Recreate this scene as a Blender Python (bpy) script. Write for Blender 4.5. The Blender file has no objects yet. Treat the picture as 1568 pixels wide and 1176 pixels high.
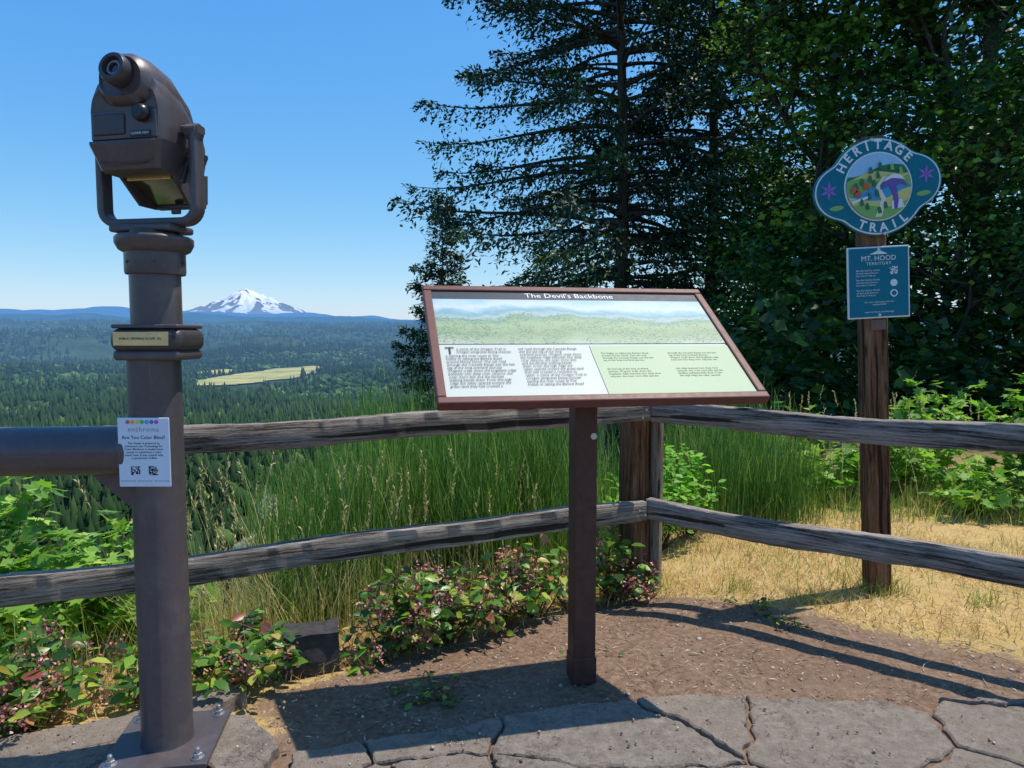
import bpy, bmesh, math, textwrap
import numpy as np
from mathutils import Matrix, Vector, noise as mnoise
R=np.random.RandomState
rad=math.radians
scene=bpy.context.scene
COL=scene.collection

# ------------------------------------------------------------------ helpers
def link(o,parent=None,M=None):
    COL.objects.link(o)
    if parent: o.parent=parent
    if M is not None: o.matrix_local=M
    return o
def empty(name,loc=(0,0,0),rot=(0,0,0),parent=None):
    e=bpy.data.objects.new(name,None); e.empty_display_size=.1
    link(e,parent); e.location=loc; e.rotation_euler=rot
    return e
def npmesh(name,parts,mat,parent=None,M=None,smooth=False):
    Vs=[];Fs=[];Rs=[];off=0
    for V,F,r in parts:
        Vs.append(V);Fs.append(F+off)
        Rs.append(np.full(len(V),.5) if r is None else r); off+=len(V)
    V=np.concatenate(Vs).astype(np.float32);F=np.concatenate(Fs).astype(np.int32);r=np.concatenate(Rs).astype(np.float32)
    me=bpy.data.meshes.new(name)
    me.vertices.add(len(V)); me.vertices.foreach_set('co',V.ravel())
    k=F.shape[1]
    me.loops.add(F.size); me.loops.foreach_set('vertex_index',F.ravel())
    me.polygons.add(len(F)); me.polygons.foreach_set('loop_start',np.arange(0,F.size,k,dtype=np.int32))
    me.update(calc_edges=True)
    a=me.attributes.new('rnd','FLOAT','POINT'); a.data.foreach_set('value',r)
    if smooth: me.polygons.foreach_set('use_smooth',np.ones(len(F),dtype=bool))
    if mat: me.materials.append(mat)
    o=bpy.data.objects.new(name,me); link(o,parent,M)
    return o
def bm_obj(name,bm,mat,parent=None,M=None,smooth=False):
    me=bpy.data.meshes.new(name); bmesh.ops.recalc_face_normals(bm,faces=bm.faces); bm.to_mesh(me); bm.free()
    if smooth:
        for p in me.polygons: p.use_smooth=True
    me.materials.append(mat)
    o=bpy.data.objects.new(name,me); return link(o,parent,M)
def T(x,y,z): return Matrix.Translation((x,y,z))
def box(name,d,mat,parent=None,M=None,bevel=.003,seg=2):
    bm=bmesh.new(); bmesh.ops.create_cube(bm,size=1)
    for v in bm.verts: v.co=Vector((v.co.x*d[0],v.co.y*d[1],v.co.z*d[2]))
    if bevel>0: bmesh.ops.bevel(bm,geom=bm.edges[:],offset=bevel,segments=seg,affect='EDGES',profile=.5)
    return bm_obj(name,bm,mat,parent,M)
def revolve(name,prof,mat,parent=None,M=None,n=48,smooth=True):
    bm=bmesh.new(); rings=[]
    for r,z in prof:
        rings.append([bm.verts.new((r*math.cos(2*math.pi*i/n),r*math.sin(2*math.pi*i/n),z)) for i in range(n)])
    for a,b in zip(rings[:-1],rings[1:]):
        for i in range(n): bm.faces.new((a[i],a[(i+1)%n],b[(i+1)%n],b[i]))
    bm.faces.new(rings[0][::-1]); bm.faces.new(rings[-1])
    o=bm_obj(name,bm,mat,parent,M)
    if smooth:
        for p in o.data.polygons: p.use_smooth=len(p.vertices)==4
        o.data.set_sharp_from_angle(angle=rad(35))
    return o
def loft(name,rings,mat,parent=None,M=None,sharp=40):
    bm=bmesh.new(); n=len(rings[0]); R_=[[bm.verts.new(p) for p in r] for r in rings]
    for a,b in zip(R_[:-1],R_[1:]):
        for i in range(n): bm.faces.new((a[i],a[(i+1)%n],b[(i+1)%n],b[i]))
    bm.faces.new(R_[0][::-1]); bm.faces.new(R_[-1])
    o=bm_obj(name,bm,mat,parent,M,smooth=True)
    o.data.set_sharp_from_angle(angle=rad(sharp))
    return o
def tube(P,rad_,n=6):
    P=np.array(P,float);m=len(P);rad_=np.broadcast_to(np.array(rad_,float),(m,))
    Tn=np.gradient(P,axis=0);Tn/=np.linalg.norm(Tn,axis=1)[:,None]+1e-9
    up=np.array([0,0,1.]) if abs(Tn[0,2])<.9 else np.array([1.,0,0])
    A=np.cross(Tn,up);A/=np.linalg.norm(A,axis=1)[:,None]+1e-9
    B=np.cross(Tn,A)
    th=np.arange(n)*2*np.pi/n
    V=P[:,None,:]+rad_[:,None,None]*(A[:,None,:]*np.cos(th)[None,:,None]+B[:,None,:]*np.sin(th)[None,:,None])
    V=V.reshape(-1,3)
    i=np.arange(m-1)[:,None]*n;j=np.arange(n)[None,:];j2=(j+1)%n
    F=np.stack([i+j,i+j2,i+n+j2,i+n+j],-1).reshape(-1,4)
    return V,F
def frames(d,up):
    x=d/(np.linalg.norm(d,axis=1)[:,None]+1e-9)
    z=up-(up*x).sum(1)[:,None]*x; z/=np.linalg.norm(z,axis=1)[:,None]+1e-9
    y=np.cross(z,x)
    return np.stack([x,y,z],-1)
def inst(T_,F_,pos,Rm,s,rnd):
    n=len(pos);m=len(T_)
    s=np.asarray(s)
    S=s[:,None,None] if s.ndim==1 else s[:,None,:]
    V=np.einsum('nij,nmj->nmi',Rm,T_[None]*S)+pos[:,None,:]
    F=(F_[None]+np.arange(n)[:,None,None]*m).reshape(-1,F_.shape[1])
    return V.reshape(-1,3),F,np.repeat(rnd,m)
QLEAF=(np.array([[0,0,0],[.5,.3,.06],[1,0,-.05],[.5,-.3,.06]],float),np.array([[0,1,2,3]]))
OVAL=(np.array([[0,0,0],[.25,.24,.05],[.25,-.24,.05],[.62,.24,.03],[.62,-.24,.03],[1,0,-.1],[.25,0,0],[.62,0,-.01]],float),
      np.array([[0,6,1],[6,7,3],[6,3,1],[7,5,3],[0,2,6],[6,2,4],[6,4,7],[7,4,5]]))
def maple():
    ang=[0,14,30,45,62,85,100,128,150,180]; r=[1,.62,.55,.9,.55,.5,.72,.4,.38,.12]
    pts=[(r[0],0)]
    for a,q in zip(ang[1:],r[1:]): pts.append((q*math.cos(rad(a)),q*math.sin(rad(a))))
    for a,q in list(zip(ang[1:-1],r[1:-1]))[::-1]: pts.append((q*math.cos(rad(a)),-q*math.sin(rad(a))))
    V=[[.0,0,-.04]]+[[x,y,.06*abs(y)-.1*x*x] for x,y in pts]
    V=np.array(V,float); V[:,0]+=.12; V*=.6
    n=len(pts); F=np.array([[0,1+i,1+(i+1)%n] for i in range(n)])
    return V,F
MAPLE=maple()
def hsh(i,j,s): 
    v=np.sin(i*127.1+j*311.7+s*74.7)*43758.5453
    return v-np.floor(v)
def vn(x,y,s=0):
    xi=np.floor(x);yi=np.floor(y);fx=x-xi;fy=y-yi
    fx=fx*fx*(3-2*fx);fy=fy*fy*(3-2*fy)
    a=hsh(xi,yi,s);b=hsh(xi+1,yi,s);c=hsh(xi,yi+1,s);d=hsh(xi+1,yi+1,s)
    return (a*(1-fx)+b*fx)*(1-fy)+(c*(1-fx)+d*fx)*fy
def fbm(x,y,o=4,s=0):
    t=0;a=.5
    for k in range(o): t=t+a*vn(x*2**k,y*2**k,s+k);a*=.5
    return t

# ------------------------------------------------------------------ materials
def newmat(name):
    m=bpy.data.materials.new(name); m.use_nodes=True; nt=m.node_tree; nt.nodes.clear()
    try: m.cycles.emission_sampling='NONE'
    except Exception: pass
    out=nt.nodes.new('ShaderNodeOutputMaterial'); return m,nt,out
class N:
    def __init__(s,nt): s.nt=nt
    def n(s,t,**kw):
        nd=s.nt.nodes.new('ShaderNode'+t)
        for k,v in kw.items(): setattr(nd,k,v)
        return nd
    def l(s,a,b): s.nt.links.new(a,b)
    def ramp(s,fac,stops):
        r=s.n('ValToRGB'); e=r.color_ramp.elements
        while len(e)<len(stops): e.new(.5)
        for q,(p,c) in zip(e,stops): q.position=p; q.color=(*c,1)
        s.l(fac,r.inputs[0]); return r.outputs[0]
    def mix(s,f,a,b,bt='MIX'):
        m=s.n('Mix',data_type='RGBA',blend_type=bt)
        for sock,v in ((m.inputs['Factor'],f),(m.inputs[6],a),(m.inputs[7],b)):
            if hasattr(v,'is_linked'): s.l(v,sock)
            elif isinstance(v,tuple): sock.default_value=(*v,1)
            else: sock.default_value=v
        return m.outputs[2]
    def math(s,op,a,b=0,clamp=False):
        m=s.n('Math',operation=op,use_clamp=clamp)
        for i,v in ((0,a),(1,b)):
            if hasattr(v,'is_linked'): s.l(v,m.inputs[i])
            else: m.inputs[i].default_value=v
        return m.outputs[0]
    def noise(s,vec,scale,detail=4,rough=.6):
        n=s.n('TexNoise'); n.inputs['Scale'].default_value=scale; n.inputs['Detail'].default_value=detail; n.inputs['Roughness'].default_value=rough
        if vec is not None: s.l(vec,n.inputs['Vector'])
        return n.outputs[0]
    def mapping(s,vec,scale=(1,1,1),loc=(0,0,0)):
        m=s.n('Mapping'); m.inputs['Scale'].default_value=scale; m.inputs['Location'].default_value=loc; s.l(vec,m.inputs['Vector']); return m.outputs[0]
    def bsdf(s,col,rough=.6,metal=0,bump=None,bd=.01,bs=.5,spec=.5):
        b=s.n('BsdfPrincipled')
        if isinstance(col,tuple): b.inputs['Base Color'].default_value=(*col,1)
        else: s.l(col,b.inputs['Base Color'])
        if hasattr(rough,'is_linked'): s.l(rough,b.inputs['Roughness'])
        else: b.inputs['Roughness'].default_value=rough
        b.inputs['Metallic'].default_value=metal; b.inputs['Specular IOR Level'].default_value=spec
        if bump is not None:
            q=s.n('Bump'); q.inputs['Distance'].default_value=bd; q.inputs['Strength'].default_value=bs
            s.l(bump,q.inputs['Height']); s.l(q.outputs[0],b.inputs['Normal'])
        return b.outputs[0]
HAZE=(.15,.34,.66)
def haze(g,sh,k=6000,start=400,col=HAZE,fac=None,mx=1.0):  # air haze painted into surfaces: blue emission, by default growing with distance
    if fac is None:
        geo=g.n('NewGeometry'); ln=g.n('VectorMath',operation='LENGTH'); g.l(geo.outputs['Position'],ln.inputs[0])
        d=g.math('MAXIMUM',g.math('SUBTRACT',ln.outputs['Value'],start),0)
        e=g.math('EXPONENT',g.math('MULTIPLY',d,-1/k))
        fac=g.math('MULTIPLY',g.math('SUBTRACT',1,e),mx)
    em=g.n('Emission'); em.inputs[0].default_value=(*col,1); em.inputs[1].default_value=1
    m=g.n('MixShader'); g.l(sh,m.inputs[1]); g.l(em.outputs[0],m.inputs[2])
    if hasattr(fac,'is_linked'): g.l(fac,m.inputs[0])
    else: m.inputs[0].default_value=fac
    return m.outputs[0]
def leafmat(name,stops,trans=.35,rough=.5,hz=False,gloss=.3,tcol=1.4):
    m,nt,out=newmat(name);g=N(nt)
    at=g.n('Attribute',attribute_name='rnd')
    col=g.ramp(at.outputs['Fac'],stops)
    b=g.bsdf(col,rough,spec=gloss)
    if trans>0:
        tr=g.n('BsdfTranslucent')
        c2=g.mix(1.0,col,(tcol,tcol*1.1,tcol*.55),'MULTIPLY'); g.l(c2,tr.inputs[0])
        mx=g.n('MixShader'); mx.inputs[0].default_value=trans; g.l(b,mx.inputs[1]); g.l(tr.outputs[0],mx.inputs[2]); b=mx.outputs[0]
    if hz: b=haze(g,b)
    g.l(b,out.inputs[0]); return m
def flat(name,col,rough=.5,metal=0,spec=.5,nz=.12,nscale=30):
    m,nt,out=newmat(name);g=N(nt)
    tc=g.n('TexCoord'); n=g.noise(tc.outputs['Object'],nscale,5)
    a=tuple(c*(1-nz) for c in col);b=tuple(min(1,c*(1+nz)) for c in col)
    c=g.ramp(n,[(.3,a),(.7,b)])
    r=g.math('ADD',g.math('MULTIPLY',n,.25),rough-.12)
    g.l(g.bsdf(c,r,metal,bump=n,bd=.002,bs=.15,spec=spec),out.inputs[0]); return m
def metalpaint(name,col,rough=.34,metal=.2):
    # worn, slightly dusty paint with fine scratches
    m,nt,out=newmat(name);g=N(nt);tc=g.n('TexCoord');O=tc.outputs['Object']
    n=g.noise(O,60,5);d=g.noise(O,6,6,.7);sc=g.noise(g.mapping(O,(90,90,4)),1,4,.7)
    c=g.ramp(n,[(.3,tuple(q*.9 for q in col)),(.7,tuple(q*1.1 for q in col))])
    c=g.mix(g.math('MULTIPLY',g.math('SUBTRACT',d,.5,True),1.6,True),c,(.2,.17,.15))
    c=g.mix(g.math('MULTIPLY',g.math('SUBTRACT',sc,.64,True),3,True),c,(.26,.23,.21))
    r=g.math('ADD',g.math('MULTIPLY',d,.35),rough-.14)
    g.l(g.bsdf(c,r,metal,bump=n,bd=.002,bs=.15),out.inputs[0]); return m
def wood(name,dark,mid,light,axis='X',crack=(.03,.025,.02),gs=1):
    m,nt,out=newmat(name);g=N(nt)
    tc=g.n('TexCoord')
    s=(1.0,36,36) if axis=='X' else (26,26,1.2)
    wn=g.n('TexNoise'); wn.inputs['Scale'].default_value=2.5; g.l(tc.outputs['Object'],wn.inputs['Vector'])
    vs=g.n('VectorMath',operation='SCALE');vs.inputs['Scale'].default_value=.03;g.l(wn.outputs['Color'],vs.inputs[0])
    va=g.n('VectorMath',operation='ADD');g.l(tc.outputs['Object'],va.inputs[0]);g.l(vs.outputs[0],va.inputs[1])
    v=g.mapping(va.outputs[0],tuple(q*gs for q in s))
    n1=g.noise(v,2.4,9,.85)
    s2=(.5,7,7) if axis=='X' else (7,7,.5)
    n2=g.noise(g.mapping(va.outputs[0],s2,(3,1,2)),1.6,4,.6)
    n3=g.noise(tc.outputs['Object'],5,4,.6)
    f=g.math('ADD',g.math('MULTIPLY',n1,.8),g.math('MULTIPLY',n2,.3))
    c=g.ramp(f,[(.45,crack),(.49,dark),(.555,mid),(.66,light)])
    c=g.mix(g.math('MULTIPLY',g.math('SUBTRACT',n3,.55,True),1.0,True),c,mid)
    ckn=g.noise(g.mapping(va.outputs[0],(.9,34,34) if axis=='X' else (34,34,.9),(7,3,5)),1.0,2,.4)
    ck=g.math('MULTIPLY',g.math('SUBTRACT',.37,ckn,True),40,True)
    c=g.mix(g.math('MULTIPLY',ck,.9),c,crack)
    vo=g.n('TexVoronoi'); vo.inputs['Scale'].default_value=1.0
    g.l(g.mapping(tc.outputs['Object'],(2.2,9,9) if axis=='X' else (9,9,2.2)),vo.inputs['Vector'])
    k=g.ramp(vo.outputs['Distance'],[(.05,(1,1,1)),(.12,(0,0,0))])
    c=g.mix(k,c,crack)
    h=g.math('SUBTRACT',f,g.math('MULTIPLY',ck,.4))
    g.l(g.bsdf(c,.85,bump=h,bd=.014,bs=1.0,spec=.15),out.inputs[0]); return m

M_wood=wood('weathered_wood',(.14,.115,.095),(.33,.285,.245),(.56,.50,.43),crack=(.025,.019,.015))
M_woodv=wood('weathered_wood_upright',(.13,.10,.08),(.27,.22,.17),(.42,.36,.3),'Z',crack=(.028,.02,.015))
M_post=wood('brown_post_wood',(.08,.04,.02),(.20,.10,.05),(.34,.20,.11),'Z',crack=(.025,.014,.009))
M_bark=wood('bark',(.05,.038,.03),(.1,.08,.06),(.18,.145,.115),'Z')
M_dkmetal=metalpaint('painted_dark_metal',(.090,.074,.080),.34,.2)
M_dkmetal2=flat('painted_dark_metal_trim',(.062,.052,.056),.4,.2,.5,.15,60)
M_black=flat('black_plastic',(.012,.012,.02),.3)
M_brass=flat('brass',(.72,.52,.27),.3,.7,.5,.2,14)
M_steel=flat('galvanised_steel',(.5,.5,.5),.35,.9,.5,.2,80)
M_brown=flat('maroon_brown_paint',(.13,.045,.036),.5,0,.3,.15,40)
M_brownp=flat('dark_brown_paint',(.075,.030,.024),.5,0,.35,.25,25)
M_white=flat('white_paint',(.72,.74,.74),.45,0,.4,.03)
M_ink=flat('dark_ink',(.03,.03,.035),.6,0,.2)
M_sticker=flat('sticker_paper',(.62,.72,.84),.4,0,.3,.03)
M_teal=flat('teal_paint',(.008,.16,.225),.55,0,.15,.08)
M_lens=flat('lens_glass',(.02,.025,.03),.05,0,.9,.05)

# ------------------------------------------------------------------ world, sun, camera
w=bpy.data.worlds.new('World'); scene.world=w; w.use_nodes=True
nt=w.node_tree; nt.nodes.clear(); g=N(nt)
sky=nt.nodes.new('ShaderNodeTexSky'); sky.sky_type='NISHITA'; sky.sun_disc=False
SD=Vector((.36,.13,1)).normalized()
sky.sun_elevation=math.asin(SD.z); sky.sun_rotation=math.atan2(SD.x,SD.y)
sky.air_density=1.0; sky.dust_density=.6; sky.ozone_density=2.5; sky.altitude=300
hs=g.n('HueSaturation'); hs.inputs['Saturation'].default_value=1.25; g.l(sky.outputs[0],hs.inputs['Color'])
sc_=g.n('SeparateColor');g.l(hs.outputs[0],sc_.inputs[0]);cc_=g.n('CombineColor')
for k,(a_,b_) in enumerate([(.97,.92),(1.68,.66),(3.9,.28)]):
    g.l(g.math('MULTIPLY',g.math('POWER',g.math('MAXIMUM',sc_.outputs[k],.001),b_),a_),cc_.inputs[k])
bg=nt.nodes.new('ShaderNodeBackground'); bg.inputs[1].default_value=.15
wo=nt.nodes.new('ShaderNodeOutputWorld'); g.l(cc_.outputs[0],bg.inputs[0]); g.l(bg.outputs[0],wo.inputs[0])
sl=bpy.data.lights.new('sun','SUN'); sl.energy=5.0; sl.angle=rad(.5); sl.color=(1,.93,.82)
so=bpy.data.objects.new('sun',sl); link(so); so.rotation_euler=(-SD).to_track_quat('-Z','Y').to_euler(); so.location=(5,3,12)
cd=bpy.data.cameras.new('camera'); cd.lens=24.34; cd.sensor_width=36; cd.clip_end=60000; cd.clip_start=.05
co=bpy.data.objects.new('camera',cd); link(co); co.location=(0,0,1.3); co.rotation_euler=(rad(86),0,0)
scene.camera=co
scene.view_settings.view_transform='Standard'; scene.view_settings.look='None'; scene.view_settings.exposure=0

# ------------------------------------------------------------------ terrain
NF=np.array([-.417,.909]); P0=np.array([.70,3.59])
def edge(x,y):
    dL=(x-P0[0])*NF[0]+(y-P0[1])*NF[1]
    return dL-.55-np.minimum(np.maximum(x-.5,0)*1.1,40)
def zfar(x,y):
    r=np.sqrt(x*x+y*y)
    t=np.clip((r-1500)/4300,0,1)
    rise=t*t*(3-2*t)*140
    rg=1-np.abs(2*fbm(x/620,y/560,3,5)-1)
    u=(rg-.74)*np.clip((r-300)/13,0,210)
    u=u*(1-.95*np.exp(-(((x+560)/360)**2+((y-1500)/620)**2)))
    return -92+rise+u
def H(x,y):
    x=np.asarray(x,float);y=np.asarray(y,float)
    e=edge(x,y)
    sp=np.where(e>8,e,np.log1p(np.exp(np.minimum(e,8)*2))/2)
    hn=-.62*sp
    bump=(fbm(x*1.1,y*1.1,4,2)-.47)*.10*np.clip((y-2.45)/.8,0,1)+(fbm(x*7,y*7,3,9)-.45)*.02*np.clip((y-2.3)/.3,0,1)
    hn=hn+bump-.006*(y<2.45)
    return np.maximum(hn,zfar(x,y))
rr=np.concatenate([[.03],np.linspace(.3,9,110),np.geomspace(9.15,11800,290)])
na=760
th=np.arange(na)*2*np.pi/na
X=rr[:,None]*np.sin(th)[None];Y=rr[:,None]*np.cos(th)[None];Z=H(X,Y)
V=np.stack([X,Y,Z],-1).reshape(-1,3)
i=np.arange(len(rr)-1)[:,None]*na;j=np.arange(na)[None];j2=(j+1)%na
F=np.stack([i+j,i+na+j,i+na+j2,i+j2],-1).reshape(-1,4)
m,nt,out=newmat('ground');g=N(nt)
geo=g.n('NewGeometry');P=geo.outputs['Position']
ad=g.n('Attribute',attribute_name='dirt');af=g.n('Attribute',attribute_name='far')
n1=g.noise(P,3,6,.65);n2=g.noise(P,38,6,.7);n3=g.noise(P,160,4,.7)
vo=g.n('TexVoronoi');vo.inputs['Scale'].default_value=70;g.l(P,vo.inputs['Vector'])
dirt=g.ramp(n2,[(.3,(.115,.072,.048)),(.5,(.21,.135,.09)),(.68,(.32,.225,.155))])
dirt=g.mix(g.math('MULTIPLY',g.math('SUBTRACT',n1,.45,True),2,True),dirt,(.30,.21,.145))
n7=g.noise(P,1.2,4,.6)
dirt=g.mix(g.math('MULTIPLY',g.math('SUBTRACT',n7,.5,True),3,True),dirt,(.16,.10,.065))
sp=g.ramp(vo.outputs['Distance'],[(.1,(1,1,1)),(.2,(0,0,0))])
spm=g.math('MULTIPLY',sp,g.math('GREATER_THAN',n2,.58))
dirt=g.mix(g.math('MULTIPLY',spm,.6),dirt,(.42,.33,.24))
straw=g.ramp(n3,[(.3,(.27,.17,.06)),(.5,(.50,.34,.135)),(.7,(.68,.51,.25))])
n5=g.noise(P,9,5,.7)
straw=g.mix(g.math('MULTIPLY',g.math('SUBTRACT',n5,.5,True),3,True),straw,(.27,.165,.085))
gm=g.math('MULTIPLY',g.math('SUBTRACT',g.noise(P,1.6,4,.6),.56,True),3.0,True)
straw=g.mix(gm,straw,(.27,.25,.08))
dm=g.math('ADD',ad.outputs['Fac'],g.math('MULTIPLY',g.math('SUBTRACT',n2,.5),1.1))
dm=g.math('ADD',dm,g.math('MULTIPLY',g.math('SUBTRACT',n1,.5),.6))
dm=g.math('MULTIPLY',g.math('SUBTRACT',dm,.4),5,True)
near=g.mix(dm,straw,dirt)
farc=g.ramp(g.noise(P,.02,6,.7),[(.35,(.015,.035,.013)),(.65,(.05,.08,.028))])
col=g.mix(af.outputs['Fac'],near,farc)
hh=g.math('ADD',n2,g.math('MULTIPLY',n3,.5))
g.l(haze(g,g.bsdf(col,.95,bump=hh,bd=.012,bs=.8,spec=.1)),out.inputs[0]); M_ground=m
gr=npmesh('ground',[(V,F,None)],M_ground,smooth=True)
DP=np.array([(-1.0,2.48),(-.62,2.78),(-.075,3.15),(.40,3.50),(.8,3.54),(1.30,3.22),(2.06,2.72),(4,1.5),(4,-2),(-.7,-2),(-.7,2.2)])
def sdpoly(x,y,poly):
    ins=np.zeros(x.shape,bool);dm=np.full(x.shape,1e9)
    for a,b in zip(poly,np.roll(poly,-1,0)):
        c=((a[1]>y)!=(b[1]>y))&(x<(b[0]-a[0])*(y-a[1])/(b[1]-a[1]+1e-12)+a[0]); ins^=c
        d=b-a;t=np.clip(((x-a[0])*d[0]+(y-a[1])*d[1])/(d@d),0,1)
        dm=np.minimum(dm,np.hypot(x-a[0]-t*d[0],y-a[1]-t*d[1]))
    return np.where(ins,dm,-dm)
sd=sdpoly(V[:,0],V[:,1],DP)
dv=np.clip(.5+sd/.35,0,1); dv=np.maximum(dv,(V[:,1]<2.2)*1.0)
a=gr.data.attributes.new('dirt','FLOAT','POINT');a.data.foreach_set('value',dv.astype(np.float32))
rv=np.hypot(V[:,0],V[:,1])
a=gr.data.attributes.new('far','FLOAT','POINT');a.data.foreach_set('value',np.clip((rv-6)/5,0,1).astype(np.float32))

# ------------------------------------------------------------------ flagstone paving
def clip(poly,a,b,c):
    o=[]
    for p,q in zip(poly,poly[1:]+poly[:1]):
        dp=a*p[0]+b*p[1]-c;dq=a*q[0]+b*q[1]-c
        if dp<=0:o.append(p)
        if dp*dq<0:
            t=dp/(dp-dq);o.append((p[0]+t*(q[0]-p[0]),p[1]+t*(q[1]-p[1])))
    return o
m,nt,out=newmat('flagstone');g=N(nt)
geo=g.n('NewGeometry');P=geo.outputs['Position'];at=g.n('Attribute',attribute_name='rnd')
n1=g.noise(P,4,6,.65);n2=g.noise(P,90,6,.8);n3=g.noise(P,22,10,.85)
c=g.ramp(n3,[(.35,(.19,.15,.12)),(.5,(.32,.265,.215)),(.65,(.44,.38,.32))])
c=g.mix(g.math('MULTIPLY',at.outputs['Fac'],.5),c,(.36,.28,.215))
c=g.mix(g.math('MULTIPLY',g.math('SUBTRACT',n1,.5,True),2.4,True),c,(.22,.185,.155))
c=g.mix(g.math('MULTIPLY',g.math('SUBTRACT',n2,.55,True),6,True),c,(.10,.08,.062))
c=g.mix(g.math('MULTIPLY',g.math('SUBTRACT',.42,n2,True),6,True),c,(.5,.44,.37))
n8=g.noise(P,7,7,.75)
ck=g.math('SUBTRACT',1,g.math('MULTIPLY',g.math('ABSOLUTE',g.math('SUBTRACT',n8,.5)),70),True)
ck=g.math('MULTIPLY',ck,g.math('MULTIPLY',g.math('SUBTRACT',g.noise(P,3.1,2,.5),.52,True),8,True))
c=g.mix(g.math('MULTIPLY',ck,.45),c,(.09,.07,.055))
h=g.math('SUBTRACT',g.math('ADD',g.math('MULTIPLY',n3,1.2),g.math('MULTIPLY',n2,.45)),g.math('MULTIPLY',ck,.3))
g.l(g.bsdf(c,.9,bump=h,bd=.014,bs=1.0,spec=.15),out.inputs[0]);M_flag=m
rs=R(17)
seeds=[]
for yy in np.arange(-1.2,2.9,.42):
    for xx in np.arange(-4,4.6,.62):
        seeds.append((xx+rs.uniform(-.27,.27)+(.31 if int(round((yy+1.2)/.42))%2 else 0),yy+rs.uniform(-.17,.17)))
regs=[[(-.70,-1),(4.2,-1),(4.2,2.1),(1.81,2.363),(1.03,2.417),(.506,2.395),(-.129,2.24),(-.68,2.09)],
      [(-4,-1),(-.74,-1),(-.74,2.12),(-1.0,2.50),(-1.32,2.325),(-1.645,2.135),(-4,.75)]]
bm=bmesh.new(); lay=bm.verts.layers.float.new('rnd')
for ri,reg in enumerate(regs):
    for k,s in enumerate(seeds):
        poly=list(reg)
        for q in seeds:
            if q is s: continue
            dx,dy=q[0]-s[0],q[1]-s[1]
            d=math.hypot(dx,dy)
            if d>2: continue
            cc=(q[0]**2+q[1]**2-s[0]**2-s[1]**2)/2-.006*d
            poly=clip(poly,dx,dy,cc)
            if len(poly)<3:break
        if len(poly)<3: continue
        A=abs(sum(p[0]*q[1]-q[0]*p[1] for p,q in zip(poly,poly[1:]+poly[:1])))/2
        if A<.012: continue
        pts=[]
        for p,q in zip(poly,poly[1:]+poly[:1]):
            L=math.hypot(q[0]-p[0],q[1]-p[1]);n=max(1,int(L/.012))
            for t in range(n):
                x=p[0]+(q[0]-p[0])*t/n;y=p[1]+(q[1]-p[1])*t/n
                nv=mnoise.noise_vector(Vector((x*2.6,y*2.6,0)))*.05+mnoise.noise_vector(Vector((x*11,y*11,5)))*.022+mnoise.noise_vector(Vector((x*34,y*34,k)))*.009+mnoise.noise_vector(Vector((x*80,y*80,k)))*.004
                pts.append((x+nv.x,y+nv.y))
        zt=.009+rs.uniform(-.004,.005);r=rs.rand();cx=sum(p[0] for p in pts)/len(pts);cy=sum(p[1] for p in pts)/len(pts)
        def ring(sh,z):
            vs=[]
            for x,y in pts:
                d=math.hypot(x-cx,y-cy)+1e-6
                v=bm.verts.new((x-(x-cx)/d*sh,y-(y-cy)/d*sh,z+(mnoise.noise(Vector((x*14,y*14,3)))*.003)));v[lay]=r;vs.append(v)
            return vs
        a_=ring(0,-.06);b_=ring(.001,zt-.006);c_=ring(.007,zt)
        n=len(pts)
        for u,v in((a_,b_),(b_,c_)):
            for t in range(n): bm.faces.new((u[t],u[(t+1)%n],v[(t+1)%n],v[t]))
        try: bm.faces.new(c_)
        except Exception: pass
bm_obj('stone_paving',bm,M_flag)

# ------------------------------------------------------------------ wooden fence
fence=empty('wooden_fence')
def rail(name,p0,p1,h=.108,th=.055,seed=0,mat=M_wood,par=fence):
    p0=Vector(p0);p1=Vector(p1);L=(p1-p0).length
    n=160
    b=.006
    prof=[(-th/2,-h/2+b),(-th/2+b,-h/2),(th/2-b,-h/2),(th/2,-h/2+b),(th/2,0),(th/2,h/2-b),(th/2-b,h/2),(0,h/2),(-th/2+b,h/2),(-th/2,h/2-b),(-th/2,0)]
    rings=[]
    for i in range(n+1):
        x=L*i/n
        sag=.009*math.sin(x*2.1+seed)+.006*math.sin(x*5+seed*2)
        ring=[]
        for k,(y,z) in enumerate(prof):
            q=mnoise.noise(Vector((x*5,k*.9,seed*7)))*.009+mnoise.noise(Vector((x*26,k*1.7,seed*3)))*.009
            ring.append((x,y*(1+q*8),z*(1+q*6)+sag))
        rings.append(ring)
    rot=(p1-p0).to_track_quat('X','Z').to_matrix().to_4x4()
    return loft(name,rings,mat,par,Matrix.Translation(p0)@rot,sharp=50)
rail('rail_top_a',(-2.62,2.075,.905),(.705,3.578,.903),seed=1)
rail('rail_bottom_a',(-2.62,2.075,.385),(.690,3.572,.385),seed=2)
rail('rail_top_b',(.735,3.575,.905),(3.2,1.635,.905),seed=3)
rail('rail_bottom_b',(.715,3.585,.395),(3.2,1.635,.375),seed=4)
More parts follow.
